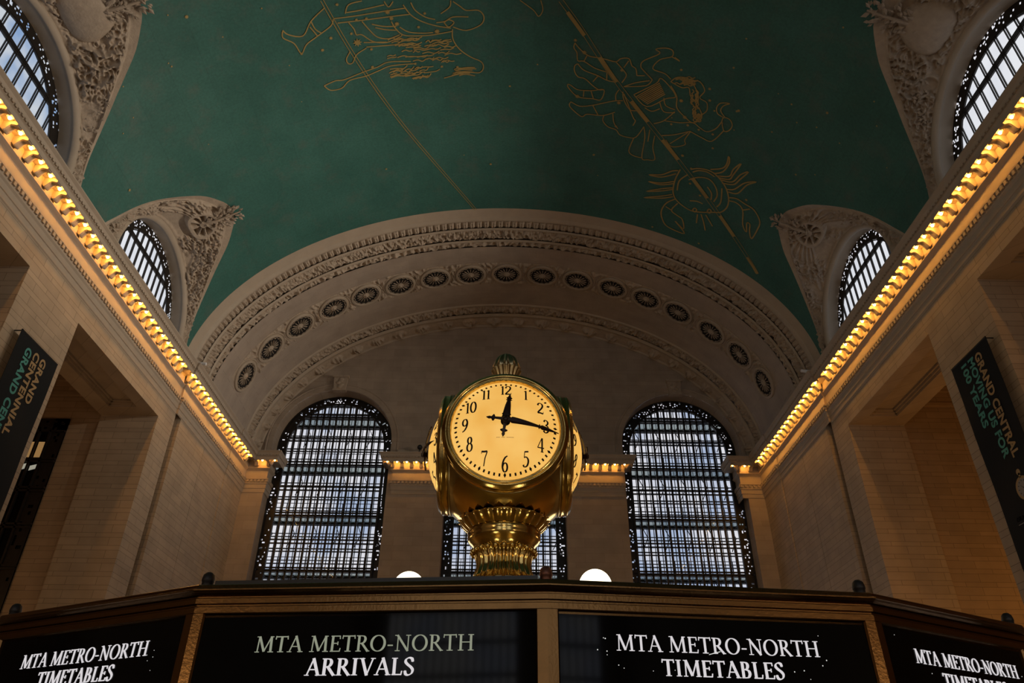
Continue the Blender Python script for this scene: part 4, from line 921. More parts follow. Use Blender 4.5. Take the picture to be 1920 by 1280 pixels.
# one scroll bracket; local x = out from the wall, y = along, z up
def bracket_mesh():
    bot = []
    for k in range(17):
        f = k/16; p = 0.15+0.585*f
        z = 22.74+0.035*f-0.21*math.exp(-((f-0.20)/0.20)**2)+0.05*math.exp(-((f-0.62)/0.16)**2)-0.02*math.exp(-((f-0.95)/0.08)**2)
        bot.append((p, z))
    outline = [(0.13, 22.97), (0.13, 22.52)]+bot+[(0.735, 22.97)]
    mb = MB(); w = 0.14
    for sg in (-1, 1): mb.face([(p, sg*w, z) for p, z in (outline if sg > 0 else outline[::-1])])
    mb.grid([[(p, -w, z) for p, z in outline], [(p, -w*0.55, z-0.02) for p, z in outline], [(p, 0, z-0.008) for p, z in outline], [(p, w*0.55, z-0.02) for p, z in outline], [(p, w, z) for p, z in outline]])
    me = bpy.data.meshes.new('bracket'); me.from_pydata(mb.v, [], mb.f); me.update(); me.materials.append(M['trim']); return me
BR = bracket_mesh()
def place_local(o, base, nrm, z):
    """local x -> nrm (plan), local z -> up"""
    n = Vector((nrm[0], nrm[1], 0)).normalized(); t = Vector((0, 0, 1)).cross(n)
    o.matrix_world = Matrix(((n.x, t.x, 0, base[0]), (n.y, t.y, 0, base[1]), (n.z, t.z, 1, z), (0, 0, 0, 1)))
def brackets(root, lst):
    for base, nrm in lst:
        o = bpy.data.objects.new('bracket', BR); COL.objects.link(o); o.parent = root; place_local(o, base, nrm, 0)
# one bulb in its socket
lamp0 = empty('cornice_lamp')
sock = MB().lathe([(0.19, 0.02), (0.19, -0.02), (0.17, -0.03), (0.15, -0.02), (0.13, -0.05), (0.11, -0.055), (0.09, -0.03), (0.05, -0.03), (0.045, -0.06), (0.001, -0.06)], 20).build('socket', M['trim'], lamp0, smooth=True)
bme = MB().sphere((0, 0, -0.105), 0.060, 12, 8, (1, 1, 1.15)); bulb = bme.build('bulb', M['bulb'], lamp0, smooth=True)
LK = [(sock, []), (bulb, [])]; lamp_n = [0]
def cornice_lamp(base, nrm, label, group, dist=0.54):
    r = lamp0 if lamp_n[0] == 0 else copy_tree(lamp0, LK); lamp_n[0] += 1
    n = Vector((nrm[0], nrm[1], 0)).normalized()
    r.location = (base[0]+n.x*dist, base[1]+n.y*dist, 22.97); tag(r, label, 'lamp', group)
PATHL = [(X0-P1, 0), (X0-P1, JY), (X0-P2, JY), (X0-P2, KY), (X0-P3, KY), (X0-P3, YE), (-16.95, YE), (-16.95, YE+1.1)]
for s in (-1, 1):
    nm = 'left' if s < 0 else 'right'; sx = lambda p: X0+s*p; nr = (-s, 0)
    path = PATHL if s < 0 else [(p[0] if abs(p[0]) > 17 else p[0]-0.05, p[1]) for p in PATHL]
    root = entablature('trim_cornice_'+nm, path, s > 0, None)
    b = []; L1 = []; L2 = []
    y = 35.93
    while y > 13: L1.append(y); y -= 0.724
    for y in L1[::-1]: b.append(((sx(P1), y-0.362), nr))
    b.append(((sx(P1), L1[0]+0.362), nr)); b.append(((sx(P2), 36.92), nr)) if False else None
    L2 = [37.20+0.6975*k for k in range(14)]
    for y in L2: b.append(((sx(P2), y+0.349), nr))
    L3 = [46.96, 47.6, 48.25]
    for y in L3: b.append(((sx(P3), y+0.33), nr))
    for x in (-17.75, -16.88) : b.append(((x if s < 0 else 2*X0-x, YE), (0, -1)))
    b.append(((-16.95 if s < 0 else 2*X0+17.0, YE-0.42), (-s, 0)))
    brackets(root, b)
    g = 'bulbs along the %s cornice' % nm
    for i, y in enumerate(L1): cornice_lamp((sx(P1), y), nr, 'glowing amber bulb under the %s side cornice, %s before the jog in the wall' % (nm, ordinal(i+1)), g)
    for i, y in enumerate(L2): cornice_lamp((sx(P2), y), nr, 'glowing amber bulb under the %s side cornice, %s beyond the jog in the wall' % (nm, ordinal(i+1)), g)
    for i, y in enumerate(L3): cornice_lamp((sx(P3), y), nr, 'glowing amber bulb over the %s corner pilaster, %s of three from the front' % (nm, ordinal(i+1)), g)
    for i, x in enumerate((-17.30, -16.42)): cornice_lamp((x if s < 0 else 2*X0-x, YE), (0, -1), 'amber bulb on short %s stub of end wall cornice, nearer the %s' % (nm, ('corner', 'window')[i]), g)
# piers between the end windows
for s, (xa, xb) in ((-1, (-8.0, -4.62)), (1, (4.55, 8.35))):
    nm = 'left' if s < 0 else 'right'
    root = entablature('trim_pier_cornice_'+nm, [(xa, YE+1.1), (xa, YE), (xb, YE), (xb, YE+1.1)], False, None)
    xs_ = [-8.42+0.69*k for k in range(7)] if s < 0 else [8.50-0.69*k for k in range(7)]
    b = [((x+0.345*(-s), YE), (0, -1)) for x in xs_[:6]]
    b += [((xa, YE-0.42), (-1, 0)), ((xb, YE-0.42), (1, 0))]
    brackets(root, b)
    for i, x in enumerate(xs_): cornice_lamp((x, YE), (0, -1), 'glowing amber bulb on the pier between %s and middle windows, %s from the %s window' % (nm, ordinal(i+1), nm), 'bulbs on the %s end wall pier' % nm)
    # attic blocking course above the cornice
    MB().box((xa+0.2, YE-0.25, 23.4), (xb-0.2, YE, 23.95)).build('blocking_course', M['trim'], root)

# ------------------------------------------------------------------ small fixtures on the cornices
def fixture(loc, rz, label, mat, sc=1.0):
    r = empty('floodlight', loc); r.rotation_euler = (0, 0, rz); r.scale = (sc,)*3; tag(r, label, 'floodlight')
    MB().box((-0.16, -0.12, 0.0), (0.16, 0.12, 0.06)).build('base', mat, r)
    MB().box((-0.03, -0.03, 0.05), (0.03, 0.03, 0.34)).build('bracket', mat, r)
    mb = MB(); mb.lathe([(0.001, -0.2), (0.10, -0.2), (0.13, -0.1), (0.17, 0.12), (0.17, 0.16), (0.15, 0.16), (0.14, 0.10), (0.001, 0.08)], 20, (0, 0, 0.48), Matrix.Rotation(R_(70), 4, 'X'))
    mb.build('lamp_head', mat, r, smooth=True)
def small_white(loc, label):
    r = empty('security_camera', loc); tag(r, label, 'camera')
    MB().box((-0.05, -0.05, 0), (0.05, 0.05, 0.12)).build('mount', M['fixture_white'], r)
    mb = MB(); mb.tube([(-0.32, 0, 0.19), (0.30, 0, 0.14)], 0.09, 12); mb.build('housing', M['fixture_white'], r, smooth=True)
small_white((-17.72, 37.15, 23.45), 'small white camera on the left cornice at the jog')
small_white((17.48, 37.15, 23.45), 'small white camera on the right cornice at the jog')
fixture((-6.20, YE-0.6, 23.46), PI, 'upright black floodlight standing on the pier cornice left of the clock', M['fixture'], 1.1)
# ------------------------------------------------------------------ lettering
def letter_pts(ch):
    T, t = 0.135, 0.058
    def ell(cx, cy, rx, ry, a0=0, a1=360, n=28): return [(cx+rx*math.cos(R_(a0+(a1-a0)*k/n)), cy+ry*math.sin(R_(a0+(a1-a0)*k/n))) for k in range(n+1)]
    G = {
     'M': (1.06, [([(.16,0),(.19,1)],t),([(.20,1),(.53,.05)],T),([(.53,.05),(.86,1)],t),([(.86,1),(.90,0)],T)], [(.15,0,.12),(.90,0,.15),(.15,1,.09),(.90,1,.09)]),
     'T': (.74, [([(.37,0),(.37,1)],T),([(.04,.97),(.70,.97)],.07),([(.055,1.02),(.035,.80)],.05),([(.685,1.02),(.705,.80)],.05)], [(.37,0,.16)]),
     'A': (.80, [([(.10,0),(.40,1.02)],t),([(.38,1.02),(.70,0)],T),([(.20,.35),(.58,.35)],.055)], [(.10,0,.12),(.70,0,.14)]),
     'E': (.66, [([(.18,0),(.18,1)],T),([(.08,.972),(.56,.972)],.06),([(.18,.52),(.47,.52)],.055),([(.08,.028),(.60,.028)],.06),([(.56,1),(.575,.79)],.05),([(.47,.63),(.47,.41)],.045),([(.59,0),(.625,.22)],.05)], []),
     'R': (.76, [([(.18,0),(.18,1)],T),([(.08,.972),(.30,.972),(.46,.93),(.52,.75),(.44,.56),(.28,.50),(.18,.50)],'pen'),([(.34,.52),(.70,0)],T)], [(.18,0,.14),(.70,0,.09),(.13,1,.09)]),
     'O': (.90, [(ell(.45,.5,.36,.49),'pen')], []),
     '-': (.40, [([(.06,.36),(.34,.36)],.085)], []),
     ' ': (.34, [], []),
     'N': (.90, [([(.18,0),(.18,1)],t),([(.14,1),(.74,0)],T),([(.74,0),(.74,1)],t)], [(.18,0,.13),(.74,1,.13),(.10,1,.09)]),
     'H': (.92, [([(.19,0),(.19,1)],T),([(.73,0),(.73,1)],T),([(.19,.52),(.73,.52)],.055)], [(.19,0,.15),(.19,1,.15),(.73,0,.15),(.73,1,.15)]),
     'I': (.42, [([(.21,0),(.21,1)],T)], [(.21,0,.15),(.21,1,.15)]),
     'V': (.80, [([(.12,1),(.42,-.01)],T),([(.41,-.01),(.70,1)],t)], [(.12,1,.15),(.70,1,.12)]),
     'L': (.64, [([(.19,0),(.19,1)],T),([(.08,.028),(.56,.028)],.06),([(.55,0),(.59,.24)],.05)], [(.19,1,.15)]),
     'S': (.58, [([(.46,.78),(.42,.94),(.28,1.0),(.13,.92),(.10,.76),(.22,.60),(.38,.46),(.48,.30),(.44,.10),(.28,0),(.14,.05),(.09,.24)],'pen2'),([(.465,1.0),(.465,.76)],.04),([(.09,0),(.09,.26)],.04)], []),
     'B': (.70, [([(.18,0),(.18,1)],T),([(.08,.972),(.30,.972),(.44,.92),(.49,.77),(.43,.59),(.30,.53),(.18,.53)],'pen'),([(.18,.53),(.34,.52),(.51,.45),(.56,.27),(.48,.08),(.32,.028),(.08,.028)],'pen')], []),
     'G': (.88, [([(.72,.80),(.62,.95),(.45,1.0),(.22,.90),(.10,.65),(.10,.35),(.22,.10),(.45,0),(.66,.05),(.74,.14)],'pen'),([(.74,.08),(.74,.42)],T)], [(.74,.43,.12)]),
     'D': (.86, [([(.19,0),(.19,1)],T),([(.08,.972),(.36,.972),(.60,.86),(.74,.62),(.74,.38),(.60,.14),(.36,.028),(.08,.028)],'pen')], []),
     'C': (.80, [([(.70,.78),(.62,.94),(.45,1.0),(.22,.90),(.10,.65),(.10,.35),(.22,.10),(.45,0),(.64,.06),(.72,.2)],'pen')], []),
     '1': (.40, [([(.22,0),(.22,1)],T),([(.22,1),(.08,.88)],t)], [(.22,0,.13)]),
     '2': (.62, [([(.09,.76),(.14,.92),(.30,1.0),(.47,.90),(.50,.70),(.38,.46),(.20,.24),(.07,.05)],'pen'),([(.06,.05),(.30,.07),(.55,.03)],.11),([(.55,.02),(.58,.2)],.045)], []),
     '3': (.56, [([(.10,.84),(.18,.98),(.32,.98),(.44,.86),(.40,.68),(.24,.57)],'pen'),([(.22,.57),(.40,.52),(.49,.34),(.44,.10),(.26,-.02),(.12,.03),(.08,.14)],'pen')], []),
     '4': (.66, [([(.42,1),(.05,.30)],t),([(.04,.30),(.62,.30)],.065),([(.44,1.0),(.44,0)],T)], [(.44,0,.13)]),
     '5': (.56, [([(.18,.95),(.50,.99)],.09),([(.18,.97),(.14,.56)],t),([(.14,.57),(.30,.62),(.46,.50),(.49,.30),(.40,.08),(.24,-.02),(.12,.0),(.07,.10)],'pen')], []),
     '6': (.60, [([(.50,1.0),(.30,.88),(.14,.62),(.09,.32),(.17,.07),(.30,0),(.44,.08),(.50,.28),(.44,.48),(.30,.55),(.16,.46),(.11,.34)],'pen')], []),
     '7': (.60, [([(.08,.96),(.30,.94),(.55,.95)],.11),([(.55,.95),(.36,.5),(.26,0)],.085),([(.08,1.0),(.06,.82)],.05)], []),
     '8': (.58, [(ell(.29,.76,.16,.23),'pen'),(ell(.29,.27,.21,.27),'pen')], []),
     '9': (.60, [([(.10,0),(.30,.12),(.46,.38),(.51,.68),(.43,.93),(.30,1.0),(.16,.92),(.10,.72),(.16,.52),(.30,.45),(.44,.54),(.49,.66)],'pen')], []),
     '0': (.64, [(ell(.32,.5,.23,.5),'pen')], []),
    }
    return G[ch]
def cat_rom(pl, n=6):
    q = []
    for i in range(len(pl)-1):
        p0, p1, p2, p3 = pl[max(i-1, 0)], pl[i], pl[i+1], pl[min(i+2, len(pl)-1)]
        for k in range(n):
            u = k/n; q.append(tuple(0.5*(2*p1[j]+(p2[j]-p0[j])*u+(2*p0[j]-5*p1[j]+4*p2[j]-p3[j])*u*u+(3*p1[j]-p0[j]-3*p2[j]+p3[j])*u**3) for j in (0, 1)))
    return q+[tuple(pl[-1])]
def glyph_quads(ch, bold=1.0):
    """list of 2D quads (cap height 1)"""
    adv, strokes, serifs = letter_pts(ch); out = []
    for pl, w in strokes:
        pen = isinstance(w, str)
        if pen and len(pl) < 26: pl = cat_rom(pl)
        elif len(pl) == 2: pl = [(pl[0][0]+(pl[1][0]-pl[0][0])*k/4, pl[0][1]+(pl[1][1]-pl[0][1])*k/4) for k in range(5)]
        closed = len(pl) > 20 and math.hypot(pl[0][0]-pl[-1][0], pl[0][1]-pl[-1][1]) < 1e-6
        L, Rr = [], []
        for i, p in enumerate(pl):
            a, b = pl[max(i-1, 0)], pl[min(i+1, len(pl)-1)]
            if closed and i in (0, len(pl)-1): a, b = pl[-2], pl[1]
            dx, dy = b[0]-a[0], b[1]-a[1]; l = math.hypot(dx, dy) or 1; dx /= l; dy /= l
            if pen == True and w == 'pen': ww = 0.05+0.092*abs(dy)**1.4
            elif w == 'pen2': ww = 0.05+0.085*abs(dx*0.55-dy*0.83)**1.5 if dy <= 0 or True else w
            else: ww = w
            ww *= bold
            L.append((p[0]-dy*ww/2, p[1]+dx*ww/2)); Rr.append((p[0]+dy*ww/2, p[1]-dx*ww/2))
        for i in range(len(pl)-1): out.append([Rr[i], Rr[i+1], L[i+1], L[i]])
    for x, y, hw in serifs:
        y0, y1 = (0, .045) if y < 0.3 else ((0.955, 1.0) if y > .6 else (y-.02, y+.03))
        out.append([(x-hw, y0), (x+hw, y0), (x+hw, y1), (x-hw, y1)])
    return adv, out
def text_quads(s, width=None, height=1.0, track=0.0, bold=1.0):
    x = 0; qs = []
    for ch in s:
        adv, q = glyph_quads(ch, bold); qs += [[(a+x, b) for a, b in f] for f in q]; x += adv+track
    k = (width/x) if width else (1.0 if width == 0.0 else height)
    return [[(a*k, b*height) for a, b in f] for f in qs], x*k
def words(items, gap):
    """items: (xmin, xmax, payload) -> groups parted by clear gaps"""
    out = []; end = None
    for a, b, it in sorted(items, key=lambda q: q[0]):
        if end is None or a-end > gap: out.append([])
        out[-1].append(it); end = b if end is None else max(end, b)
    return out
def put_quads(mb, qs, org, ux, uy, n, th):
    """extrude each quad by th along n"""
    org, ux, uy, n = Vector(org), Vector(ux), Vector(uy), Vector(n)
    for f in qs:
        P = [org+ux*a+uy*b for a, b in f]; i = len(mb.v)
        mb.v += [tuple(p) for p in P]+[tuple(p+n*th) for p in P]
        mb.f += [(i+4, i+5, i+6, i+7), (i, i+1, i+5, i+4), (i+1, i+2, i+6, i+5), (i+2, i+3, i+7, i+6), (i+3, i, i+4, i+7)]

# ------------------------------------------------------------------ information booth
BC = (0.02, 7.0); BR_ = 4.05
ang = [-129, -110, -91.5, -73, -54.4, -35.8, -17.85, 2.1, 20.75, 36.3, 54.5, 73, 91.5, 110, 129]
ang = ang+[149, 170, 190, 211]
VV = [Vector((BC[0]+BR_*math.sin(R_(a)), BC[1]-BR_*math.cos(R_(a)))) for a in ang]
# the five measured corners
for i, xy in {5: (-2.36, 3.701), 6: (-1.234, 3.108), 7: (0.168, 2.962), 8: (1.492, 3.117), 9: (2.446, 3.679)}.items(): VV[i] = Vector(xy)
NV_ = len(VV)
booth = tag(empty('information_booth', (BC[0], BC[1], 0)), 'round bronze information booth with black lit sign panels, under the brass clock', 'booth')
BO = booth.location
def BB(mb, nm, m, par=None, **k):
    mb.v = [tuple(Vector(p)-BO) for p in mb.v]; return mb.build(nm, m, par or booth, **k)
def ring(mb, prof):
    rows = []
    for off, z in prof:
        row = []
        for i in range(NV_):
            a, b, c = VV[i-1], VV[i], VV[(i+1) % NV_]
            d1, d2 = (b-a).normalized(), (c-b).normalized(); n1, n2 = Vector((d1.y, -d1.x)), Vector((d2.y, -d2.x))
            q = b+(n1+n2)*(off/(1+n1.dot(n2))); row.append((q.x, q.y, z))
        rows.append(row)
    mb.grid(rows, close_v=True); return mb
ZT = 2.312      # top of the glass
BB(ring(MB(), [(-0.06, ZT-0.004), (0.0, ZT-0.004), (0.0, ZT+0.004), (0.008, ZT+0.008), (0.012, ZT+0.012), (0.012, ZT+0.034), (0.010, ZT+0.036), (0.004, ZT+0.038), (0.004, ZT+0.044), (0.016, ZT+0.047), (0.016, ZT+0.066), (0.014, ZT+0.068), (0.008, ZT+0.070), (0.008, ZT+0.075), (0.022, ZT+0.078), (0.034, ZT+0.084), (0.042, ZT+0.090), (0.046, ZT+0.092), (0.046, ZT+0.097), (0.040, ZT+0.100), (0.026, ZT+0.104), (0.022, ZT+0.118), (0.018, ZT+0.121), (-0.04, ZT+0.122)]), 'cornice', M['bronze'])
mb = MB(); a_, b_ = VV[6], VV[7]; d_ = (b_-a_).normalized(); n_ = Vector((d_.y, -d_.x)); L_ = (b_-a_).length
q_ = [a_+d_*0.05-n_*0.005, a_+d_*(L_-0.035)-n_*0.005, a_+d_*(L_-0.035)-n_*0.05, a_+d_*0.05-n_*0.05]
for z0_, z1_ in ((ZT+0.121, ZT+0.142),):
    i_ = len(mb.v); mb.v += [(p.x, p.y, z0_) for p in q_]+[(p.x, p.y, z1_) for p in q_]
    mb.f += [tuple(i_+k for k in f) for f in ((0, 3, 2, 1), (4, 5, 6, 7), (0, 1, 5, 4), (1, 2, 6, 5), (2, 3, 7, 6), (3, 0, 4, 7))]
BB(mb, 'black_top_rail', M['black_edge'])
BB(ring(MB(), [(-0.04, ZT+0.11), (-2.0, ZT+0.15), (-3.4, ZT+0.20)]), 'roof', M['roof_wood'])
BB(ring(MB(), [(-0.02, 1.02), (-0.02, 0.0)]), 'counter_front', M['marble'])
BB(ring(MB(), [(-0.3, 1.0), (0.22, 1.0), (0.25, 1.03), (0.25, 1.07), (0.22, 1.09), (-0.3, 1.09)]), 'counter', M['marble'])
BB(ring(MB(), [(-0.06, 1.60), (0.012, 1.60), (0.016, 1.64), (0.016, 1.70), (0.006, 1.72), (-0.06, 1.72)]), 'lower_rail', M['bronze'])
TXT = {5: ('MTA METRO-NORTH', 'TIMETABLES'), 6: ('MTA METRO-NORTH', 'ARRIVALS'), 7: ('MTA METRO-NORTH', 'TIMETABLES'), 8: ('MTA METRO-NORTH', 'TIMETABLES')}
MEAS = {5: (0.243, 1.047, 2.183, 2.240, 0.393, 0.875, 2.102, 2.160), 6: (0.272, 1.129, 2.176, 2.234, 0.486, 0.905, 2.092, 2.152), 7: (0.262, 1.076, 2.181, 2.239, 0.434, 0.916, 2.097, 2.155), 8: (0.223, 0.970, 2.188, 2.243, 0.379, 0.845, 2.104, 2.162)}
rnd = random.Random(4)
for i in range(NV_):
    a, b = VV[i], VV[(i+1) % NV_]; d = (b-a).normalized(); n = Vector((d.y, -d.x)); L = (b-a).length
    if (ang[i] > 100 or ang[i] < -100) : continue
    def P(u, z, o=0.0): q = a+d*u+n*o; return (q.x, q.y, z)
    # mullion at corner i: two flat stiles meeting at an arris
    mb = MB(); ap = VV[i-1]; dp = (a-ap).normalized(); np_ = Vector((dp.y, -dp.x)); bis = (n+np_)/(1+n.dot(np_))
    pts = []
    e = 0.044
    A1 = a-dp*e; B1 = a+d*e
    pts = [(A1-np_*0.03), (A1+np_*0.004), (A1+dp*0.006+np_*0.012), (a+bis*0.012), (B1-d*0.006+n*0.012), (B1+n*0.004), (B1-n*0.03)]
    mb.grid([[(p.x, p.y, z) for p in pts] for z in (1.6, ZT+0.01)])
    BB(mb, 'mullion', M['bronze'])
    # glass sign panel
    mb = MB(); mb.face([P(0.03, 1.70), P(L-0.03, 1.70), P(L-0.03, ZT+0.004), P(0.03, ZT+0.004)]); mb.face([P(0.03, 1.70, -0.02), P(0.03, ZT, -0.02), P(L-0.03, ZT, -0.02), P(L-0.03, 1.70, -0.02)])
    pan = BB(mb, 'sign_panel', M['black_glass'])
    if i in TXT:
        u0, u1, za, zb, v0, v1, zc, zd = MEAS[i]
        ux = (d.x, d.y, 0); nn = (n.x, n.y, 0)
        for s_, x0, x1, z0, z1, dim in ((TXT[i][0], u0, u1, za, zb, i == 6), (TXT[i][1], v0, v1, zc, zd, False)):
            qs, w = text_quads(s_, x1-x0+0.004, z1-z0, 0.02, bold=0.88 if s_.startswith('MTA') else 1.12)
            for g in words([(min(p[0] for p in f), max(p[0] for p in f), f) for f in qs], 0.20*(z1-z0)):
                mb = MB(); put_quads(mb, g, P(x0, z0, 0.001), ux, (0, 0, 1), nn, 0.003)
                o = BB(mb, 'lettering', M['sign_dim'] if dim else M['sign_white'], pan)
                if dim: o['label'] = 'dim olive grey lettering of the first line'
        if i != 6:
            mb = MB(); nd = {5: 8, 7: 16, 8: 6}[i]
            cand = {5: [(1.085, 2.20), (1.05, 2.185), (1.087, 2.175), (1.06, 2.163), (1.09, 2.125)], 7: [(.215, 2.225), (.222, 2.223), (.19, 2.182), (.226, 2.178), (.226, 2.165), (.268, 2.13), (.288, 2.12), (.40, 2.113), (.485, 2.118), (1.085, 2.26), (1.10, 2.17), (1.08, 2.15), (1.0, 2.13), (.96, 2.125), (1.02, 2.10)], 8: [(.12, 2.285), (.31, 2.155), (1.0, 2.20)]}[i]
            for u, z in cand:
                r = rnd.uniform(0.0014, 0.0026); mb.face([P(u+r*math.cos(PI*k/4), z+r*math.sin(PI*k/4), 0.0015) for k in range(8)])
            if i == 7: mb.face([P(.625, 2.1755, 0.0042), P(.672, 2.1875, 0.0042), P(.672, 2.190, 0.0042), P(.625, 2.178, 0.0042)])
            BB(mb, 'pinhole_lights', M['dot'], pan)
# caps standing on the corners of the cornice
for i in (5, 6, 7, 8, 9):
    a = VV[i]; c = a+(Vector(BC)-a).normalized()*0.03
    mb = MB(); mb.lathe([(0.0235, 0), (0.0235, 0.022), (0.026, 0.024), (0.026, 0.034), (0.022, 0.052), (0.012, 0.062), (0.001, 0.064)], 20, (c.x, c.y, ZT+0.120))
    BB(mb, 'corner_cap', M['copper'] if i == 7 else M['fixture'], smooth=True)

# ------------------------------------------------------------------ the four faced brass clock
CK = Vector((-0.005, 7.0, 2.45)); CZ = 4.745-2.45
clock = tag(empty('clock', CK), 'round four faced brass clock with glowing amber dials on top of the booth', 'clock')
RD, YR, BUL = 0.515, 0.600, 0.180        # dial radius, rim plane, bulge
MB().lathe([(0.62, 0.085), (0.62, 0.16), (0.56, 0.20), (0.44, 0.26), (0.40, 0.34), (0.40, 0.80), (0.36, 0.86), (0.34, 1.0)], 48).build('column', M['brass_dark'], clock, smooth=True)
# fluted neck: flaring strips with curled tips
fl = [(0.36, 0.980), (0.30, 1.020), (0.268, 1.080), (0.248, 1.140), (0.244, 1.180), (0.252, 1.230), (0.266, 1.270), (0.285, 1.295), (0.30, 1.305)]
MB().lathe(fl, 192, ribs=24, amp=[0.035, 0.04, 0.05, 0.055, 0.055, 0.05, 0.045, 0.04, 0.03]).build('fluted_neck', M['brass'], clock, smooth=True)
mb = MB()
for k in range(24):
    a = 2*PI*k/24; mb.sphere((0.298*math.cos(a), 0.298*math.sin(a), 1.292), 0.026, 10, 8)
mb.build('scroll_tip_ring', M['brass'], clock, smooth=True)
MB().lathe([(0.27, 1.285), (0.285, 1.320), (0.30, 1.350), (0.325, 1.375), (0.345, 1.400), (0.352, 1.425), (0.346, 1.440), (0.352, 1.450), (0.352, 1.485), (0.34, 1.495), (0.325, 1.500), (0.32, 1.550), (0.24, 1.550)], 64).build('collar', M['brass'], clock, smooth=True)
# leaf cup
mb = MB(); NL = 24
for k in range(NL):
    a = 2*PI*(k+0.5)/NL; rows = []
    for j in range(17):
        f = j/16; r = 0.335+0.090*f**1.1+0.014*math.sin(PI*f); z = 1.492+0.108*f
        if f > 0.85: r += 0.02*(f-0.85)/0.15; z -= 0.012*((f-0.85)/0.15)**2
        w = r*2*PI/NL*0.52*(1 if f < .72 else math.sqrt(max(0.02, 1-((f-.72)/.285)**2)))
        row = []
        for q in range(7):
            g = q/6*2-1; rr = r+0.018*(1-g*g); an = a+g*w/r
            row.append((rr*math.cos(an), rr*math.sin(an), z))
        rows.append(row)
    mb.grid(rows)
MB().lathe([(0.32, 1.49), (0.35, 1.52), (0.40, 1.575), (0.41, 1.62), (0.3, 1.66)], 48).build('cup_lining', M['brass'], clock, smooth=True)
mb.build('leaf_cup', M['brass'], clock, smooth=True)
# body: bowl below, drums behind the dials
RB, CL = 0.80, 0.60
rows = []
for k in range(49):
    th = PI*(0.10+0.735*k/48); row = []
    for q in range(144):
        x, y, z = RB*math.sin(th)*math.cos(2*PI*q/144), RB*math.sin(th)*math.sin(2*PI*q/144), RB*math.cos(th)
        row.append((max(-CL, min(CL, x)), max(-CL, min(CL, y)), CZ+z))
    rows.append(row)
MB().grid(rows, close_v=True).build('body', M['brass'], clock, smooth=True)
mb = MB()
RXY = [Matrix.Rotation(PI/2*k, 4, 'Z') for k in range(4)]
base = Matrix.Rotation(PI/2, 4, 'X')          # lathe axis z -> -y
for k in range(4):
    mt = RXY[k] @ base
    mb.lathe([(0.56, 0.50), (0.60, 0.51), (0.612, 0.52), (0.612, 0.535), (0.60, 0.54)], 72, (0, 0, CZ), mt)
mb.build('drum', M['brass_dark'], clock, smooth=True)
MB().lathe([(0.32, CZ+0.72), (0.27, CZ+0.765), (0.17, CZ+0.785), (0.13, CZ+0.795), (0.125, CZ+0.85), (0.001, CZ+0.85)], 48).build('crown_plate', M['brass_dark'], clock, smooth=True)
# finial: ruffled cup and acorn
zf = CZ+0.915
MB().lathe([(0.118, zf-0.10), (0.128, zf-0.085), (0.118, zf-0.07), (0.10, zf-0.06), (0.115, zf-0.02), (0.135, zf+0.04), (0.155, zf+0.075), (0.16, zf+0.085), (0.14, zf+0.09)], 144, ribs=18, amp=[0, 0, 0, 0.02, .04, .05, .06, .06, 0.03]).build('finial_cup', M['brass_dark'], clock, smooth=True)
MB().lathe([(0.132, zf+0.07), (0.145, zf+0.10), (0.138, zf+0.15), (0.118, zf+0.20), (0.092, zf+0.24), (0.06, zf+0.27), (0.03, zf+0.285), (0.001, zf+0.29)], 120, ribs=12, amp=[.05, .06, .07, .07, .07, .06, .04, 0]).build('finial_acorn', M['brass_dark'], clock, smooth=True)
def bul(x, z):      # y offset of the domed dial at (x, z)
    return -(YR+BUL*(1-(x*x+z*z)/(RD*RD)))
def on_dial(mb, polys, lift, org=(0, 0), rot=0.0):
    for f in polys:
        top = []; bot = []
        for a, b in f:
            x, z = org[0]+a*math.cos(rot)-b*math.sin(rot), org[1]+a*math.sin(rot)+b*math.cos(rot)
            y = bul(x, z); top.append((x, y-lift, CZ+z)); bot.append((x, y+0.002, CZ+z))
        n = len(top); i = len(mb.v); mb.v += top+bot
        mb.f.append(tuple(range(i, i+n)))
        for k in range(n): mb.f.append((i+k, i+n+k, i+n+(k+1) % n, i+(k+1) % n))
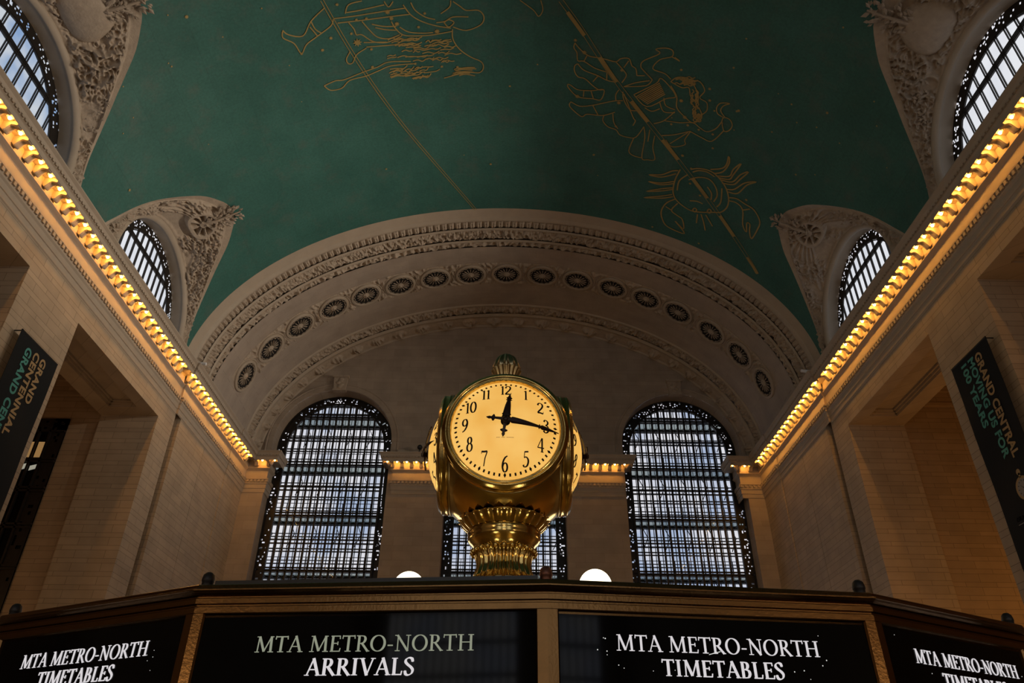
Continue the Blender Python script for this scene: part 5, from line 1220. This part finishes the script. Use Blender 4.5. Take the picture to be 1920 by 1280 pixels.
def dial_set():
    rim = []
    rows = []
    for j in range(13):
        r = RD*1.005*(1-j/12) if j < 12 else 0.001
        rows.append([(r*math.cos(2*PI*q/96), bul(r, 0), CZ+r*math.sin(2*PI*q/96)) for q in range(96)])
    dial = MB().grid(rows, close_v=True).build('dial', M['opal'], clock, smooth=True)
    subs = []
    mb = MB()
    for k in range(60):
        a = PI/2-2*PI*k/60; c = (0.472*math.cos(a), 0.472*math.sin(a))
        if k % 5 == 0: f = [(0, 0.021), (-0.013, 0), (0, -0.021), (0.013, 0)]
        else: f = [(-0.0085, -0.012), (0.0085, -0.012), (0.0085, 0.012), (-0.0085, 0.012)]
        on_dial(mb, [f], 0.002, c, a-PI/2)
    subs.append(mb.build('minute_track', M['ink'], dial))
    for h in range(1, 13):
        a = PI/2-2*PI*h/12; qs, w = text_quads(str(h), 0.0, 0.128, 0.0, 1.08)
        qs = [[(x*0.108, y) for x, y in f] for f in qs]; w *= 0.108
        rr = 0.382; mb = MB()
        on_dial(mb, [[(x-w/2, y-0.064) for x, y in f] for f in qs], 0.0035, (rr*math.cos(a), rr*math.sin(a)), 0)
        subs.append(mb.build('numeral', M['ink'], dial))
    qs, w = text_quads('SELF WINDING' if False else 'T T A', None, 0.012) if False else ([], 0)
    mb = MB()
    for k in range(14):      # a faint line of tiny script under the centre, too small to read
        if k in (3, 7): continue
        on_dial(mb, [[(-0.082+k*0.0117, -0.1575), (-0.076+k*0.0117, -0.1575), (-0.075+k*0.0117, -0.1515), (-0.081+k*0.0117, -0.1515)]], 0.001)
    subs.append(mb.build('tiny_script', M['b_gold'], dial))
    # hands: pivot on a short boss in front of the glass
    yh = -(YR+BUL+0.035)
    cv = lambda l: BUL*0.86*(l/RD)**2
    def hand(nm, angle, prof_, y_):
        mb = MB(); d = (math.sin(angle), math.cos(angle)); c = (d[1], -d[0])
        rows = []; fine = []
        for (l0, w0), (l1, w1) in zip(prof_, prof_[1:]):
            k_ = max(1, int((l1-l0)/0.02)); fine += [(l0+(l1-l0)*q/k_, w0+(w1-w0)*q/k_) for q in range(k_)]
        for l, w in fine+[prof_[-1]]:
            w *= 1.5
            y = y_+cv(l)
            rows.append([(d[0]*l-c[0]*w, y, CZ+d[1]*l-c[1]*w), (d[0]*l-c[0]*w*0.5, y-0.010, CZ+d[1]*l-c[1]*w*0.5), (d[0]*l+c[0]*w*0.5, y-0.010, CZ+d[1]*l+c[1]*w*0.5), (d[0]*l+c[0]*w, y, CZ+d[1]*l+c[1]*w), (d[0]*l, y+0.008, CZ+d[1]*l)])
        mb.grid(rows, close_v=True); return mb.build(nm, M['hand'], dial)
    tail = lambda L, w: [(-L, 0.002), (-L*0.86, w*0.9), (-L*0.74, w*0.7), (-L*0.66, w*1.9), (-L*0.60, w*1.9), (-L*0.54, w*0.7), (-L*0.22, w*0.9)]
    subs.append(hand('hour_hand', R_(8.0), tail(0.165, 0.012)+[(0.0, 0.030), (0.05, 0.024), (0.058, 0.030), (0.07, 0.024), (0.16, 0.018), (0.215, 0.012), (0.225, 0.022), (0.232, 0.012), (0.25, 0.020), (0.258, 0.012), (0.30, 0.002)], yh))
    subs.append(hand('minute_hand', R_(98.5), tail(0.180, 0.012)+[(0.0, 0.028), (0.05, 0.016), (0.058, 0.022), (0.08, 0.022), (0.2, 0.016), (0.31, 0.009), (0.318, 0.019), (0.326, 0.009), (0.345, 0.016), (0.40, 0.012), (0.505, 0.001)], yh-0.018))
    mt = base
    pv = MB().lathe([(0.045, YR+BUL-0.01), (0.045, YR+BUL+0.012), (0.024, YR+BUL+0.018), (0.024, YR+BUL+0.068), (0.016, YR+BUL+0.074), (0.001, YR+BUL+0.074)], 24, (0, 0, CZ), mt).build('pivot', M['hand'], dial, smooth=True)
    subs.append(pv)
    bz = MB().lathe([(0.60, 0.535), (0.606, 0.545), (0.612, 0.552), (0.610, 0.560), (0.604, 0.568), (0.604, 0.590), (0.602, 0.606), (0.607, 0.612), (0.602, 0.620), (0.586, 0.632), (0.574, 0.646), (0.566, 0.650), (0.556, 0.646), (0.546, 0.634), (0.538, 0.634), (0.532, 0.640), (0.524, 0.638), (0.516, 0.624), (0.514, 0.60)], 96, (0, 0, CZ), mt).build('bezel', M['brass'], clock, smooth=True)
    return dial, subs, bz
dial, subs, bz = dial_set()
for k in (1, 2, 3):
    d = dial.copy(); COL.objects.link(d); d.parent = clock; d.rotation_euler = (0, 0, PI/2*k)
    for o in subs:
        e = o.copy(); COL.objects.link(e); e.parent = d
    b_ = bz.copy(); COL.objects.link(b_); b_.parent = clock; b_.rotation_euler = (0, 0, PI/2*k)

# ------------------------------------------------------------------ globe lamps standing on the booth roof
def globe(x, y, zc, r, label):
    g = tag(empty('globe_lamp', (x, y, 2.53)), label, 'lamp', 'globe lamps behind the booth cornice')
    h = zc-2.53
    MB().lathe([(0.12, 0), (0.12, 0.03), (0.05, 0.06), (0.03, 0.10), (0.03, h-r-0.05), (0.06, h-r-0.02), (0.09, h-r+0.02), (0.10, h-r+0.05)], 24).build('post', M['brass_dark'], g, smooth=True)
    MB().sphere((0, 0, h), r, 32, 20).build('globe', M['globe'], g, smooth=True)
globe(1.03, 8.5, 3.836, 0.185, 'white glowing globe lamp right of the clock base, the larger showing')
globe(-1.08, 8.6, 3.822, 0.178, 'white glowing globe lamp left of the clock base, showing only its top')
globe(0.62, 5.75, 2.80, 0.16, 'added unseen globe lamp lighting the brass, in front of the clock, right')  # this and the next: hidden lamps added for reflections in the brass bowl
globe(-0.62, 5.75, 2.80, 0.16, 'added unseen globe lamp lighting the brass, in front of the clock, left')

# ------------------------------------------------------------------ banners
def sans(s, size, offset=0.035):
    cu = bpy.data.curves.new('tmp', 'FONT'); cu.body = s; cu.size = size; cu.offset = offset*size; cu.extrude = 0.004; cu.space_character = 1.06
    o = bpy.data.objects.new('tmp', cu); COL.objects.link(o)
    dg = bpy.context.evaluated_depsgraph_get(); me = bpy.data.meshes.new_from_object(o.evaluated_get(dg))
    v = [tuple(p.co) for p in me.vertices]; f = [tuple(p.vertices) for p in me.polygons]
    bpy.data.objects.remove(o, do_unlink=True); bpy.data.curves.remove(cu); bpy.data.meshes.remove(me)
    return v, f
def banner(s, xb, y0, y1, zt, zb, lines, label):
    root = tag(empty('banner', (xb, (y0+y1)/2, zt)), label, 'banner')
    yc = (y0+y1)/2; n = -s
    # cloth with soft ripples and thickness
    rows = []
    for side_ in (0, 1):
        for j in range(41):
            row = []; z = (zb-zt)*j/40
            for i in range(9):
                y = (y1-y0)*(i/8-0.5); rip = 0.015*math.sin(z*1.3+y*2.0)*min(1, -z/2)
                row.append((rip+(0.006 if side_ == 0 else -0.006), y, z))
            rows.append(row if side_ == 0 else row)
    mb = MB(); mb.grid(rows[:41]); mb.grid([r[::-1] for r in rows[41:]])
    cloth = mb.build('cloth', M['banner'], root, smooth=True)
    mb = MB(); mb.tube([(0, -(y1-y0)/2+0.02, -0.02), (0, (y1-y0)/2-0.02, -0.02)], 0.035, 10)
    for yy in (-(y1-y0)/2+0.1, (y1-y0)/2-0.1): mb.tube([(0, yy, -0.02), (s*(abs(abs(xb-X0)-P1)-0.005), yy, -0.02)], 0.025, 8)
    mb.build('hanging_rod', M['fixture'], root)
    for txt, m, ybase, ytop, z0, z1 in lines:
        v, f = sans(txt, 1.0); x0 = min(p[0] for p in v); x1 = max(p[0] for p in v); h0 = min(p[1] for p in v); h1 = max(p[1] for p in v)
        for g in words([(min(v[q][0] for q in t), max(v[q][0] for q in t), t) for t in f], 0.2):
            mb = MB(); ix = {}
            for t in g:
                for q in t:
                    if q not in ix:
                        ix[q] = len(mb.v); a, b, c = v[q]; w = (a-x0)/(x1-x0); h = (b-h0)/(h1-h0)
                        mb.v.append((n*(0.024+c*0.5), (ybase+(ytop-ybase)*h)-yc, (z0+(z1-z0)*w)-zt))
                mb.f.append(tuple(ix[q] for q in t))
            mb.build('lettering', m, cloth)
    return root, cloth
L_ = [('GRAND', M['b_gold'], 25.205, 25.575, 16.73, 14.80), ('CENTENNIAL', M['b_gold'], 24.72, 25.09, 16.73, 13.25), ('GRAND CENTRAL', M['b_teal'], 24.20, 24.59, 16.64, 12.05)]
banner(-1, -18.35, 23.62, 26.28, 17.05, 4.6, L_, 'black hanging banner on the left pier with gold and teal lettering')
L_ = [('GRAND CENTRAL', M['b_gold'], 24.33, 23.93, 16.83, 12.55), ('MOVING US FOR', M['b_teal'], 24.80, 24.42, 16.86, 12.70), ('100 YEARS', M['b_teal'], 25.28, 24.91, 16.86, 14.14)]
rb, cl = banner(1, 18.15, 23.385, 25.91, 17.13, 4.6, L_, 'black hanging banner on the right pier with pocket watch emblem')
# pocket watch emblem, flat print: gold case, white dial, marks and hands
def emb(nm, m, fn, lift):
    mb = MB(); fn(mb); mb.v = [(-lift, a-(23.385+25.91)/2, b-17.13) for a, b in [(p[0], p[1]) for p in mb.v]]; mb.build(nm, m, cl)
ey, ez, er = 24.36, 11.45, 0.42
disc = lambda cy, cz, r, n=40: (lambda mb: mb.face([(cy+r*math.cos(2*PI*k/n), cz+r*math.sin(2*PI*k/n), 0) for k in range(n)]))
emb('watch_case', M['b_gold'], disc(ey, ez, er), 0.024); emb('watch_dial', M['b_white'], disc(ey, ez, er*0.78), 0.027)
emb('watch_crown', M['b_gold'], lambda mb: (disc(ey, ez+er*1.38, 0.11)(mb), mb.face([(ey-0.05, ez+er*0.9, 0), (ey+0.05, ez+er*0.9, 0), (ey+0.05, ez+er*1.3, 0), (ey-0.05, ez+er*1.3, 0)])), 0.024)
def marks(mb):
    for k in range(12):
        a = 2*PI*k/12; c, s_ = math.cos(a), math.sin(a)
        mb.face([(ey+c*r-s_*w, ez+s_*r+c*w, 0) for r, w in ((er*.56, .015), (er*.70, .015), (er*.70, -.015), (er*.56, -.015))])
    mb.face([(ey-.02, ez, 0), (ey+.02, ez, 0), (ey+.16, ez+.17, 0)]); mb.face([(ey, ez-.02, 0), (ey, ez+.02, 0), (ey-.2, ez+.08, 0)])
emb('watch_marks', M['ink'], marks, 0.030)
v, f = sans('GRAND CENTRAL', 1.0, 0.02); x0 = min(p[0] for p in v); x1 = max(p[0] for p in v)
mb = MB(); mb.v = [(-0.024, 25.30-(p[0]-x0)/(x1-x0)*1.85-(23.385+25.91)/2, 10.52+p[1]*0.2-17.13) for p in v]; mb.f = f; mb.build('lettering', M['b_white'], cl)
mb = MB(); mb.face([(-0.024, 25.3-24.6475, 10.42-17.13), (-0.024, 23.45-24.6475, 10.42-17.13), (-0.024, 23.45-24.6475, 10.40-17.13), (-0.024, 25.3-24.6475, 10.40-17.13)]); mb.build('rule', M['b_white'], cl)
